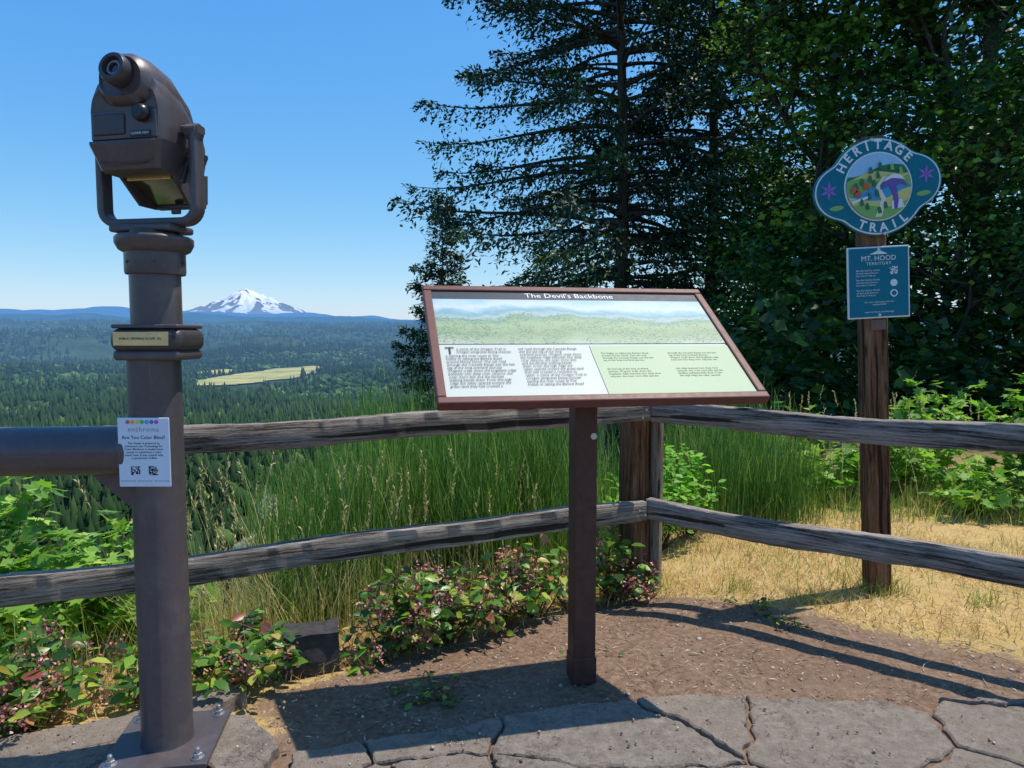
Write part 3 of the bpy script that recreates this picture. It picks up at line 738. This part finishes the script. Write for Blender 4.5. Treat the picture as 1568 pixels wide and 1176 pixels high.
M_stem=leafmat('stems',[(0,(.12,.06,.03)),(1,(.2,.1,.05))],0)
M_grape=leafmat('shrub_leaves',[(.0,(.03,.085,.02)),(.3,(.07,.18,.025)),(.62,(.2,.38,.045)),(.78,(.45,.5,.08)),(.87,(.58,.34,.14)),(.94,(.45,.15,.09)),(1,(.3,.08,.06))],.35,.36,gloss=.5)
M_maplebush=leafmat('bush_leaves',[(.0,(.07,.19,.03)),(.5,(.20,.38,.055)),(.85,(.36,.55,.10)),(1,(.50,.60,.14))],.4,.5)
M_broom=leafmat('broom_stems',[(.0,(.025,.07,.02)),(.5,(.085,.20,.035)),(.85,(.20,.36,.075)),(1,(.42,.46,.16))],.3)
M_green=leafmat('green_grass',[(.0,(.1,.17,.03)),(.6,(.26,.36,.07)),(1,(.56,.5,.2))],.35)
M_straw=leafmat('straw_grass',[(.0,(.34,.21,.08)),(.5,(.62,.44,.19)),(.9,(.80,.65,.36)),(1,(.3,.34,.08))],.2)
M_tan=leafmat('seed_stalks',[(.0,(.45,.35,.14)),(1,(.74,.62,.36))],.25)

rs=R(1)
shrub('low_shrub',[(-1.10,2.62,.24,.36,24),(-.99,2.72,.16,.32,12)],M_grape,M_stem,OVAL,.066,rs,.028,berries=.2)
shrub('low_shrub',[(-1.66,2.32,.26,.38,24),(-1.40,2.5,.2,.33,12),(-1.9,2.25,.3,.42,20)],M_grape,M_stem,OVAL,.066,rs,.028,berries=.4)
shrub('low_shrub',[(-.50,2.96,.22,.42,26),(-.30,3.05,.22,.46,30),(-.08,3.2,.2,.42,22),(-.62,2.86,.12,.2,8)],M_grape,M_stem,OVAL,.062,rs,.028,berries=.5)
shrub('low_shrub',[(.12,3.36,.2,.42,20),(.30,3.46,.15,.38,14),(.54,3.60,.15,.46,18),(.64,3.50,.1,.3,8)],M_grape,M_stem,OVAL,.060,rs,.028,berries=.5)
shrub('leafy_bush',[(-2.15,3.15,.42,.80,44),(-2.6,3.2,.45,.95,44),(-1.8,3.35,.3,.65,24),(-2.9,3.6,.5,1.55,44),(-2.35,3.7,.35,1.15,26)],M_maplebush,M_stem,MAPLE,.115,rs,.038)
shrub('leafy_bush',[(.98,4.5,.2,.85,26),(1.2,4.65,.2,.8,20),(.75,4.4,.2,.75,14)],leafmat('fern_leaves',[(.0,(.1,.28,.04)),(1,(.32,.6,.09))],.45),M_stem,OVAL,.06,rs,.02)
cl=[(2.3+.34*k+rs.uniform(-.1,.1),5.3+rs.uniform(-.2,.6)-.05*k,.38,rs.uniform(.35,.7),28) for k in range(9)]
cl+=[(3.0,5.5,.4,1.1,16),(4.0,5.2,.4,1.3,18),(3.6,6,.5,1.2,22),(2.6,6.2,.4,.85,22),(1.9,5.9,.4,.6,20)]
shrub('leafy_bush',cl,M_maplebush,M_stem,MAPLE,.12,rs,.042)
shrub('ground_weed',[(-.27,2.46,.07,.08,10),(-.4,2.5,.05,.06,6),(1.15,3.2,.06,.08,8),(.36,2.85,.04,.05,5),(1.3,3.05,.05,.06,6)],M_grape,M_stem,OVAL,.03,rs,.012)

def band(n,s0,s1,o0,o1,rs):
    s=rs.uniform(s0,s1,n);o=rs.uniform(o0,o1,n)
    d=np.array([-.909,-.417])
    return P0[0]+d[0]*s+NF[0]*o, P0[1]+d[1]*s+NF[1]*o, s,o
def broom(name,cl,rs,mat=M_broom,per=130,w_=.007):
    pp=[]
    for (x,y,top) in cl:
        n=per;a=rs.rand(n)*6.283;q=.2*np.sqrt(rs.rand(n))
        X_=x+q*np.cos(a);Y_=y+q*np.sin(a);Z_=H(X_,Y_)
        hh=(top-Z_)*rs.uniform(.45,1.03,n)
        sh=rs.normal(0,.16)
        p,t=blades(np.stack([X_,Y_,Z_],1),hh,hh*.28*rs.rand(n),rs.uniform(.7,1.3,n)*w_,rs,4,.1,np.clip(rs.normal(.5+sh,.24,n),0,1))
        pp.append(p)
        m_=n*2;b=rs.randint(0,n,m_);f=rs.uniform(.35,.95,m_)
        B=np.stack([X_[b],Y_[b],Z_[b]+hh[b]*f],1)+rs.normal(0,.035,(m_,3))
        p2,t=blades(B,rs.uniform(.08,.26,m_),rs.uniform(.02,.08,m_),np.full(m_,w_*.8),rs,2,.1,np.clip(rs.normal(.62+sh,.22,m_),0,1))
        pp.append(p2)
    return npmesh(name,pp,mat)
cl=[]
for k in range(108):
    s=rs.uniform(-.55,1.7);o=rs.uniform(.55,3.4)
    x=P0[0]-.909*s+NF[0]*o;y=P0[1]-.417*s+NF[1]*o
    px=x/y
    lim=1.0 if -.22<px<.12 else .68
    top=lim+rs.uniform(-.32,.08)-max(0,(s-1.1))*.45
    cl.append((x,y,top))
broom('tall_green_broom',cl,rs)
cl=[(1.45+rs.uniform(0,.75),5.0+rs.uniform(-.2,.7),rs.uniform(.5,.8)) for k in range(14)]+[(1.0+rs.uniform(0,1.6),6.2+rs.uniform(-.3,.9),rs.uniform(.5,.9)) for k in range(12)]
broom('tall_green_broom',cl,rs,per=100)
x,y,s,o=band(3600,-.4,3.4,.35,1.3,rs)
grass('green_grass',x,y,(.12,.42),M_green,rs,.005,.6)
x,y,s,o=band(2000,.6,2.4,.3,1.6,rs)
grass('tan_grass',x,y,(.2,.6),M_tan,rs,.004,.7)
def stalks(name,x,y,hr,rs):
    n=len(x);z=H(x,y);h=rs.uniform(*hr,n)
    p,t=blades(np.stack([x,y,z],1),h,h*.4*rs.rand(n),np.full(n,.004),rs,4,.3)
    m_=16;pos=np.repeat(t,m_,0);f=np.tile(np.linspace(0,1,m_),n)[:,None]
    b=np.repeat(np.stack([x,y,z],1),m_,0);dirv=pos-b;dirv/=np.linalg.norm(dirv,axis=1)[:,None]
    pos=pos-dirv*(.13*(1-f))
    d=dirv+rs.normal(0,.35,(n*m_,3))
    q=inst(QLEAF[0]*np.array([1,.55,1]),QLEAF[1],pos,frames(d,rs.normal(0,1,(n*m_,3))),rs.uniform(.016,.028,n*m_),rs.rand(n*m_))
    return npmesh(name,[p,q],M_tan)
x,y,s,o=band(130,1.1,2.3,.25,1.2,rs); stalks('seed_head_grass',x,y,(.45,1.05),rs)
x,y,s,o=band(55,.3,1.3,.3,1.2,rs); stalks('seed_head_grass',x,y,(.4,.95),rs)
stalks('seed_head_grass',rs.uniform(1.9,3.6,50),rs.uniform(4.9,6.2,50),(.5,1.0),rs)
# dry grass on the ground
n=60000
x=rs.uniform(.3,6,n);y=rs.uniform(2.6,6.2,n)
s_=sdpoly(x,y,DP);k=(s_<-.03+rs.normal(0,.09,n))&(edge(x,y)<1)&(fbm(x*2,y*2,3,3)+rs.normal(0,.08,n)>.36)
rn=np.clip(.3+.9*(fbm(x[k]*4,y[k]*4,3,44)-.2)+rs.normal(0,.2,k.sum()),0,1)
grass('dry_grass',x[k],y[k],(.015,.075),M_straw,rs,.004,2.2,2,rnd=rn)
n=24000
x=rs.uniform(-2.6,.6,n);y=rs.uniform(2.1,4.2,n)
s_=sdpoly(x,y,DP);k=(s_<-.02+rs.normal(0,.05,n))&(y>2.2+.45*(x+1.9))&(edge(x,y)<.5)
k&=~((x<-1.0)&(y<2.5+(x+1)*.55))
grass('dry_grass',x[k],y[k],(.02,.10),M_straw,rs,.004,2,2)
n=5000
x=rs.uniform(1.0,5,n);y=rs.uniform(3.0,5.6,n);k=(fbm(x*1.7,y*1.7,3,21)>.55)&(sdpoly(x,y,DP)<0)
grass('green_grass',x[k],y[k],(.03,.12),M_green,rs,.004,1.0,2)
x=rs.uniform(1.2,5,3000);y=rs.uniform(4.7,5.6,3000);grass('green_grass',x,y,(.1,.3),M_green,rs,.005,.8,2)
x=1.862+rs.normal(0,.06,140);y=3.42+rs.normal(0,.05,140);grass('green_grass',x,y,(.04,.14),M_green,rs,.005,.8,2)
x=np.concatenate([rs.normal(q,.05,60) for q in(.78,1.15,1.45,2.3,2.5)]);y=np.concatenate([rs.normal(q,.04,60) for q in(3.62,3.5,3.3,3.3,3.0)]);grass('green_grass',x,y,(.04,.12),M_green,rs,.004,1.2,2)
# litter
n=7000
x=rs.uniform(-1.0,3.2,n);y=rs.uniform(2.1,3.9,n);k=(sdpoly(x,y,DP)>-.15)&(y>2.2+.1*x)&(fbm(x*2.5,y*2.5,3,91)+rs.normal(0,.1,n)>.38);x=x[k];y=y[k];n=len(x)
z=H(x,y)+.003
az=rs.rand(n)*6.283;d=np.stack([np.cos(az),np.sin(az),rs.normal(0,.12,n)],1)
sz=np.stack([rs.uniform(.010,.055,n)*rs.uniform(.3,1,n),rs.uniform(.003,.009,n),np.full(n,.02)],1)
M_lit=leafmat('litter',[(0,(.07,.048,.035)),(.5,(.25,.175,.115)),(.8,(.46,.35,.24)),(1,(.64,.53,.38))],0)
pa=inst(QLEAF[0],QLEAF[1],np.stack([x,y,z],1),frames(d,np.array([0,0,1.])+rs.normal(0,.25,(n,3))),sz,rs.rand(n)**1.3)
n=160
x=rs.uniform(-.5,3.0,n);y=rs.uniform(2.5,3.6,n);az=rs.rand(n)*6.283
tw=[]
for q in range(n):
    L=rs.uniform(.04,.16);b=np.array([x[q],y[q],float(H(x[q],y[q]))+.004]);t=np.linspace(0,1,5)[:,None]
    dd=np.array([math.cos(az[q]),math.sin(az[q]),0]);sd_=np.array([-dd[1],dd[0],0])
    tw.append((*tube(b+dd*L*t+sd_*(rs.normal(0,.2)*L*t**2)+np.array([0,0,.006])*np.sin(t*3.1),.0012,3),np.full(15,rs.rand())))
npmesh('ground_litter',[pa]+tw,M_lit)
PB=np.array([[1,0,0],[0,1,0],[-1,0,0],[0,-1,0],[0,0,.7],[0,0,-.7]],float);PF=np.array([[0,1,4],[1,2,4],[2,3,4],[3,0,4],[1,0,5],[2,1,5],[3,2,5],[0,3,5]])
n=2600;x=rs.uniform(-1.2,3.2,n);y=rs.uniform(2.0,3.9,n);k=(sdpoly(x,y,DP)>-.2)&(y>2.2+.12*x);x=x[k];y=y[k];n=len(x)
pb=inst(PB,PF,np.stack([x,y,H(x,y)],1),frames(rs.normal(0,1,(n,3))*[1,1,.2],np.array([0,0,1.])+rs.normal(0,.2,(n,3))),np.abs(rs.normal(.003,.004,n))[:,None]*rs.uniform(.6,1.3,(n,3))+.002,rs.rand(n))
npmesh('pebbles',[pb],leafmat('pebble',[(0,(.17,.12,.09)),(1,(.45,.37,.3))],0),smooth=True)
# crumbs and dust scattered on the paving
n=900;x=rs.uniform(-1.8,2.0,n);y=rs.uniform(1.9,2.42,n)
pb=inst(PB,PF,np.stack([x,y,np.full(n,.013)],1),frames(rs.normal(0,1,(n,3))*[1,1,.2],np.array([0,0,1.])+rs.normal(0,.2,(n,3))),np.abs(rs.normal(.001,.0022,n))[:,None]*rs.uniform(.6,1.3,(n,3))+.001,rs.rand(n))
npmesh('paving_grit',[pb],M_lit)
bm=bmesh.new();bmesh.ops.create_cube(bm,size=1);bmesh.ops.subdivide_edges(bm,edges=bm.edges[:],cuts=6,use_grid_fill=True)
for v in bm.verts:
    c=Vector((v.co.x*.22,v.co.y*.15,v.co.z*.2));c+=mnoise.noise_vector(c*9)*.02;v.co=c
bm_obj('edging_stone',bm,flat('dark_stone',(.05,.045,.045),.8,0,.2,.4,25),None,T(-.83,2.78,.0)@Matrix.Rotation(rad(20),4,'Z'))

# ------------------------------------------------------------------ trees
M_fir=leafmat('fir_needles',[(.0,(.012,.036,.018)),(.5,(.032,.082,.032)),(.85,(.085,.17,.05)),(1,(.17,.27,.08))],0,.5,gloss=.4)
M_broad=leafmat('broad_leaves',[(.0,(.014,.044,.013)),(.45,(.042,.115,.026)),(.75,(.12,.26,.045)),(1,(.32,.50,.09))],.3,.42,gloss=.4)
def conifer(name,x,y,ztop,Rm,z0,rs,dz=.42,nb=5,needle=.15,dens=1.0,trunkr=.2,shape=.75,droop=.3):
    zb=float(H(x,y))-.3;Hh=ztop-zb
    e=empty(name)
    tz=np.linspace(zb,ztop,24);P=np.stack([x+.12*np.sin(tz*.35),y+.1*np.cos(tz*.3),tz],1)
    br=[(*tube(P,trunkr*np.clip((ztop-tz)/Hh,0.02,1)**.8,10),None)];nd=[]
    z=z0
    while z<ztop-.2:
        u=(z-z0)/(ztop-z0)
        for k in range(nb):
            a=rs.rand()*6.283;L=Rm*(1-u)**shape*rs.uniform(.5,1.15)
            if u<.12: L*=rs.uniform(.5,1)
            if L<.25:L=.25
            c=np.array([np.interp(z,tz,P[:,0]),np.interp(z,tz,P[:,1]),z+rs.uniform(-.2,.2)])
            m_=9;t=np.linspace(0,1,m_)
            dirh=np.array([math.cos(a),math.sin(a),0]);side=np.array([-dirh[1],dirh[0],0])
            up0=rs.uniform(-.05,.25)+.35*u
            zz=L*(up0*t-(droop+.22*(1-u)*rs.uniform(.6,1.5))*t**2+.22*t**4)
            S=c+dirh*(L*t)[:,None]+side*(rs.normal(0,.1)*L*t**2)[:,None];S[:,2]+=zz
            br.append((*tube(S,np.linspace(.012+.012*L,.004,m_),4),None))
            nt_=max(3,int(L/.12*dens))
            tt=rs.uniform(.15,1,nt_*2)**.85
            q=np.minimum((tt*(m_-1)).astype(int),m_-2);f=(tt*(m_-1)-q)[:,None]
            B=S[q]*(1-f)+S[q+1]*f;Tn=S[q+1]-S[q];Tn/=np.linalg.norm(Tn,axis=1)[:,None]
            sg=np.where(np.arange(nt_*2)%2==0,1.,-1.)[:,None]
            tl=(.24*L*(1-tt)**.7*rs.uniform(.6,1.3,nt_*2)+.2)
            td=Tn*.8+sg*side*rs.uniform(.4,1.1,(nt_*2,1))+np.array([0,0,1])*rs.uniform(-.9,.15,(nt_*2,1));td/=np.linalg.norm(td,axis=1)[:,None]
            m2=6;v=np.linspace(.1,1,m2)
            PP=B[:,None]+td[:,None]*(tl[:,None]*v[None])[:,:,None];PP[:,:,2]-=(.25*tl[:,None]*v[None]**2)
            PP=PP.reshape(-1,3)+rs.normal(0,.025,(nt_*2*m2,3))
            dd=np.repeat(td,m2,0)+rs.normal(0,.6,(len(PP),3))
            uu=np.array([0,0,1.])+rs.normal(0,.7,(len(PP),3))
            base=rs.normal(.45,.17)+.1*(u)
            nd.append(inst(QLEAF[0],QLEAF[1],PP,frames(dd,uu),np.stack([rs.uniform(.7,1.3,len(PP))*needle,rs.uniform(.5,.9,len(PP))*needle,np.full(len(PP),needle)],1),np.clip(base+rs.normal(0,.18,len(PP)),0,1)))
        z+=dz*rs.uniform(.6,1.4)*(1-.4*u)
    npmesh('needles',nd,M_fir,e);npmesh('trunk_and_branches',br,M_bark,e,smooth=True)
    return e
rs=R(21)
conifer('fir_tree',2.72,18,15.5,5.6,2.2,rs,.42,5,.15,1.05,.26,.42,.26)
conifer('fir_tree',-2.3,22,5.8,2.5,-6,rs,.36,5,.15,1.1,.14,.8,.15)
conifer('fir_tree',5.9,21,17,5.0,1,rs,.52,5,.19,.9,.25,.5,.3)
conifer('fir_tree',-3.4,30,-.6,2.4,-11,rs,.6,4,.2,.8,.14,.8,.15)
conifer('fir_tree',-1.0,27,.0,2.6,-10,rs,.6,4,.2,.8,.14,.8,.15)

def broadleaf(name,x,y,h,spread,rs,nl=120,lsize=.15,lean=(0,0),tr=.17,first=.22,sig=.42):
    e=empty(name);z0=float(H(x,y))-.2
    br=[];tips=[]
    def grow(p,d,L,r,lev):
        n=6;P=[p];d=d.copy();q=p.copy()
        for k in range(n):
            d=d+rs.normal(0,.11,3);d[2]+=.03 if lev>0 else .0;d/=np.linalg.norm(d)
            q=q+d*L/n;P.append(q.copy())
        P=np.array(P);br.append((*tube(P,np.linspace(r,r*.5,n+1),8 if lev<2 else 5),None))
        if lev>=3: tips.append(P[-1]);return
        nb=[9,5,4][lev]
        for k in range(nb):
            t=rs.uniform(first if lev==0 else .3,1) if k else 1
            i=min(int(t*n),n-1);b=P[i]+(P[i+1]-P[i])*(t*n-i) if t<1 else P[-1]
            nd=d*(.55 if lev==0 else .7)+rs.normal(0,.75,3)*np.array([1,1,.45])+np.array([0,0,.12]);nd/=np.linalg.norm(nd)
            grow(b,nd,[spread*.62,spread*.38,spread*.24][lev]*rs.uniform(.7,1.2),r*[.42,.5,.5][lev],lev+1)
    grow(np.array([x,y,z0]),np.array([lean[0],lean[1],1.])/1.0,h*.8,tr,0)
    tp=np.array(tips);n=len(tp)*nl
    pos=np.repeat(tp,nl,0)+rs.normal(0,1,(n,3))*np.array([sig,sig,sig*.45])
    az=rs.rand(n)*6.283;d=np.stack([np.cos(az),np.sin(az),rs.uniform(-.8,.2,n)],1);up=np.array([0,0,1.])+rs.normal(0,.55,(n,3))
    rb=np.repeat(np.clip(rs.normal(.5,.26,len(tp)),0,1),nl)
    npmesh('leaves',[inst(QLEAF[0]*np.array([1,1.25,1]),QLEAF[1],pos,frames(d,up),lsize*rs.uniform(.6,1.3,n),np.clip(rb+rs.normal(0,.15,n),0,1))],M_broad,e)
    npmesh('trunk_and_limbs',br,M_bark,e,smooth=True)
    return e
rs=R(5)
broadleaf('maple_tree',7.8,12.0,10.5,4.3,rs,70,.14,(.05,.0),.17,sig=.34)
broadleaf('maple_tree',9.6,12.6,11,4.6,rs,70,.145,(-.06,0),.2,sig=.34)
broadleaf('maple_tree',6.8,15.5,12,4.8,rs,58,.16,(-.02,0),.18,sig=.36)
broadleaf('maple_tree',11.6,14.5,12,4.6,rs,52,.18,(0,0),.2,sig=.36)
broadleaf('maple_tree',4.9,12.8,5.4,2.6,rs,54,.12,(.1,0),.09,.1,sig=.3)
broadleaf('maple_tree',6.8,10.8,4.6,2.6,rs,54,.115,(.1,0),.08,.1,sig=.3)
broadleaf('maple_tree',9.5,10.6,4.6,2.6,rs,54,.115,(.1,0),.08,.1,sig=.3)
n=30000
x=rs.uniform(2.2,17,n);y=rs.uniform(8.6,20,n);zt=.6+2.4*fbm(x*.5,y*.5,3,8)+np.clip((y-8)/12,0,1)*3.5
z=H(x,y)+rs.rand(n)*zt
az=rs.rand(n)*6.283;d=np.stack([np.cos(az),np.sin(az),rs.uniform(-.6,.3,n)],1)
npmesh('understory_bushes',[inst(QLEAF[0]*np.array([1,1.4,1]),QLEAF[1],np.stack([x,y,z],1),frames(d,np.array([0,0,1.])+rs.normal(0,.6,(n,3))),.19*rs.uniform(.6,1.3,n),np.clip(rs.normal(.25,.2,n),0,1))],M_broad)

# ------------------------------------------------------------------ distant forest
def cone_tree():
    V=[];F=[]
    for (z0,z1,r) in [(.08,.55,.22),(.3,.8,.165),(.55,1.0,.105)]:
        o=len(V);n=7
        for i in range(n):
            a=i*6.283/n;q=r*(1 if i%2 else .72);V.append((q*math.cos(a),q*math.sin(a),z0+(.03 if i%2 else 0)))
        V.append((0,0,z1))
        for i in range(n): F.append((o+i,o+(i+1)%n,o+n))
    return np.array(V,float),np.array(F)
def blob_tree():
    bm=bmesh.new();bmesh.ops.create_icosphere(bm,subdivisions=2,radius=.5)
    V=[];
    for v in bm.verts:
        c=v.co.copy();k=1+.6*mnoise.noise(c*5);V.append((c.x*k*.75,c.y*k*.75,c.z*k*.9+.45))
    F=[[q.index for q in f.verts] for f in bm.faces];bm.free();return np.array(V,float),np.array(F)
rs=R(8)
def pts(n,r0,r1,a0,a1):
    r=np.sqrt(rs.uniform(r0*r0,r1*r1,n));a=rs.uniform(rad(a0),rad(a1),n);return r*np.sin(a),r*np.cos(a)
xs=[];ys=[]
for (n,r0,r1,a0,a1) in [(12000,60,1000,-42,8),(18000,1000,2500,-42,10),(20000,2500,5000,-42,12),(7000,5000,7000,-42,12),(1500,60,1500,8,40)]:
    x,y=pts(n,r0,r1,a0,a1);xs.append(x);ys.append(y)
x=np.concatenate(xs);y=np.concatenate(ys)
rivx=lambda x,y: x-(-130-.12*(y-350)+10*np.sin(y/40))
fieldm=lambda x,y:((x+540-.03*(y-1560))/82)**2+((y-1540)/310)**2+1.3*(fbm(x/60,y/60,3,4)-.5)
k=~((np.abs(rivx(x,y))<10)&(y>255)&(y<400)) & (fieldm(x,y)>1.05)&(H(x,y)<np.maximum(-20,zfar(x,y)+3))
k&=~((fieldm(x*1540/1340,y+200)<1.0)&(y<1450))
f2_=((x+690)/42)**2+((y-1600)/90)**2>1;k&=f2_
clr=(fbm(x/150,y/210,3,77)<.265)&(y>2300);k&=~clr
x=x[k];y=y[k];n=len(x);z=H(x,y)-1
hgt=rs.uniform(9,26,n)*(.8+.5*fbm(x/90,y/90,2,55));spp=fbm(x/110,y/110,3,12)+rs.normal(0,.09,n)
dec=spp>.57
rb=np.clip(.28+1.0*(fbm(x/180,y/180,3,31)-.45)+rs.normal(0,.17,n),0,1)
Rm=frames(np.stack([np.cos(x),np.sin(x),np.zeros(n)],1),np.tile([0,0,1.],(n,1)))
CT=cone_tree();BT=blob_tree()
wd=rs.uniform(.8,1.3,n)*np.where(np.hypot(x,y)<900,.8,1.15)
a_=~dec
pc=inst(CT[0],CT[1],np.stack([x,y,z],1)[a_],Rm[a_],np.stack([hgt*wd,hgt*wd,hgt],1)[a_],rb[a_]*.65)
a_=dec
pd=inst(BT[0],BT[1],np.stack([x,y,z],1)[a_],Rm[a_],np.stack([hgt*.8*wd,hgt*.8*wd,hgt*.62],1)[a_],np.clip(rb[a_]+.25,0,1))
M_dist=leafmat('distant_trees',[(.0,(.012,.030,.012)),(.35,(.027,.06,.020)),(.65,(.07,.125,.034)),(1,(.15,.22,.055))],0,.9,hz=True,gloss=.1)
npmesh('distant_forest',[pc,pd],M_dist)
def sheetgrid(name,fn,x0,x1,y0,y1,nx,ny,mat,dz):
    gx,gy=np.meshgrid(np.linspace(x0,x1,nx),np.linspace(y0,y1,ny),indexing='ij');gz=H(gx,gy)+dz
    V=np.stack([gx,gy,gz],-1).reshape(-1,3);i=np.arange(nx-1)[:,None]*ny;j=np.arange(ny-1)[None]
    F=np.stack([i+j,i+ny+j,i+ny+j+1,i+j+1],-1).reshape(-1,4)
    c=V[F].mean(1);F=F[fn(c[:,0],c[:,1])]
    return npmesh(name,[(V,F,None)],mat,smooth=True)
def simplefar(name,stops,scale):
    m,nt,out=newmat(name);g=N(nt);geo=g.n('NewGeometry')
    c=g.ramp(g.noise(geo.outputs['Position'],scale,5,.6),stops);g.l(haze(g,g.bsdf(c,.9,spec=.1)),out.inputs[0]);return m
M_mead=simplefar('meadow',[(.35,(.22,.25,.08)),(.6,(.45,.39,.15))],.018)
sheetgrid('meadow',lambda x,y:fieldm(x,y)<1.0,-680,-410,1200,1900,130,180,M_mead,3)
sheetgrid('meadow',lambda x,y:((x+690)/38)**2+((y-1600)/80)**2<1,-750,-630,1500,1700,40,40,M_mead,3)
sheetgrid('river',lambda x,y:np.abs(rivx(x,y))<5+2.5*np.sin(y/11),-190,-80,275,395,90,120,simplefar('river_gravel',[(.4,(.08,.12,.12)),(.6,(.20,.22,.20))],.09),1.2)
fh=empty('farm_house',(-440,1540,float(H(-440,1540))+3),(0,0,.3));
box('walls',(26,12,6),M_white,fh,T(0,0,3),0);plate('roof',[(-7,0),(7,0),(0,5)],-14,14,flat('roof',(.2,.2,.2)),fh,T(0,0,6)@Matrix.Rotation(rad(90),4,'Y')@Matrix.Rotation(rad(90),4,'Z'))
fh.scale=(.7,.7,.7)

# ------------------------------------------------------------------ hills and mountain
def ridge(name,D,pts,depth,col,hz,seed,rough=1,hcol=(.1,.27,.5)):
    px=np.array([p[0] for p in pts],float);hz_=np.array([p[1] for p in pts],float)
    xs=np.linspace(px[0],px[-1],620);ny=40
    top=np.interp(xs,px,hz_)
    top=np.convolve(np.pad(top,8,'edge'),np.ones(17)/17,'valid')
    top=top+rough*(fbm(xs/500,xs*0+seed,5,seed)-.47)*70
    t=np.linspace(-1,1,ny)
    gx=np.repeat(xs[:,None],ny,1);gy=D+t[None]*depth+0*gx
    prof=np.cos(t*np.pi/2)**.8
    gz=-100+(top[:,None]+100)*prof[None]+(fbm(gx/260,gy/260,4,seed+3)-.47)*130*(1-prof)[None]
    V=np.stack([gx,gy,gz],-1).reshape(-1,3);i=np.arange(len(xs)-1)[:,None]*ny;j=np.arange(ny-1)[None]
    F=np.stack([i+j,i+ny+j,i+ny+j+1,i+j+1],-1).reshape(-1,4)
    m,nt,out=newmat(name);g=N(nt);geo=g.n('NewGeometry')
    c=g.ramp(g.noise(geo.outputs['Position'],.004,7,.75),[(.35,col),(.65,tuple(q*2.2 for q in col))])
    g.l(haze(g,g.bsdf(c,.95,spec=.05),fac=hz,col=hcol),out.inputs[0])  # one even share of painted blue haze over the whole ridge
    return npmesh(name,[(V,F,None)],m,smooth=True)
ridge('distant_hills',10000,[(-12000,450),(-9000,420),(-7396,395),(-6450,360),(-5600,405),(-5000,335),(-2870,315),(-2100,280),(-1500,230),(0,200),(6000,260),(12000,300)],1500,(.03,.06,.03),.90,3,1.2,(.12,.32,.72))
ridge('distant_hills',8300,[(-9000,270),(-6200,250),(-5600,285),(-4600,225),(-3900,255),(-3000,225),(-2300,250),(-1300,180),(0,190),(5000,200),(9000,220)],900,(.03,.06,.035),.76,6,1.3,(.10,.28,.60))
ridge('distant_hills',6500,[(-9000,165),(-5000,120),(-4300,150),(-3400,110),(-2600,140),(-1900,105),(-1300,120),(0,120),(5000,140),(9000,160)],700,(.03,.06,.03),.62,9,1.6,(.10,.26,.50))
n=300;S=3400
gx,gy=np.meshgrid(np.linspace(-S,S,n),np.linspace(-S,S,n),indexing='ij')
r=np.hypot(gx,gy);an=np.arctan2(gy,gx)
base=820*np.exp(-(r/1200)**.86)
rid=1-np.abs(2*fbm(an*3.2+.25*np.sin(r/230),r/900,3,17)-1)
cr=1-np.abs(2*fbm(gx/260,gy/260,5,40)-1)
gz=base+(cr-.7)*190*np.exp(-r/1500)*np.clip(r/200,0,1)+(rid-.7)*150*np.exp(-r/1600)*np.clip(r/260,0,1)
gz+=np.where(gx>0,35*np.exp(-((gx-620)/300)**2-(gy/500)**2),30*np.exp(-((gx+500)/160)**2-(gy/400)**2))
V=np.stack([gx-4560,gy+12000,gz+10],-1).reshape(-1,3);i=np.arange(n-1)[:,None]*n;j=np.arange(n-1)[None]
F=np.stack([i+j,i+n+j,i+n+j+1,i+j+1],-1).reshape(-1,4)
rib=fbm(an*7+.5*np.sin(r/120),r/420,4,61)*.6+fbm(gx/90,gy/90,3,62)*.4
rock=np.clip((rib-.42)*6+(1-np.clip((gz-250)/430,0,1))*.9-.3,0,1)
m,nt,out=newmat('snow_mountain');g=N(nt);geo=g.n('NewGeometry');P=geo.outputs['Position']
sp=g.n('SeparateXYZ');g.l(P,sp.inputs[0]);at=g.n('Attribute',attribute_name='rnd')
nz=g.noise(g.mapping(P,(1,1,.5)),.02,6,.7)
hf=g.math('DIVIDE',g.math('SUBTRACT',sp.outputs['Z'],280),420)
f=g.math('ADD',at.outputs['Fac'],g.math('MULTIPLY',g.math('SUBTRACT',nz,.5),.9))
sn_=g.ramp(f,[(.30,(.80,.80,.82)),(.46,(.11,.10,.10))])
hzf=g.math('ADD',.30,g.math('MULTIPLY',g.math('SUBTRACT',1,hf,True),.5),True)  # painted haze glow, heavier towards the mountain's foot
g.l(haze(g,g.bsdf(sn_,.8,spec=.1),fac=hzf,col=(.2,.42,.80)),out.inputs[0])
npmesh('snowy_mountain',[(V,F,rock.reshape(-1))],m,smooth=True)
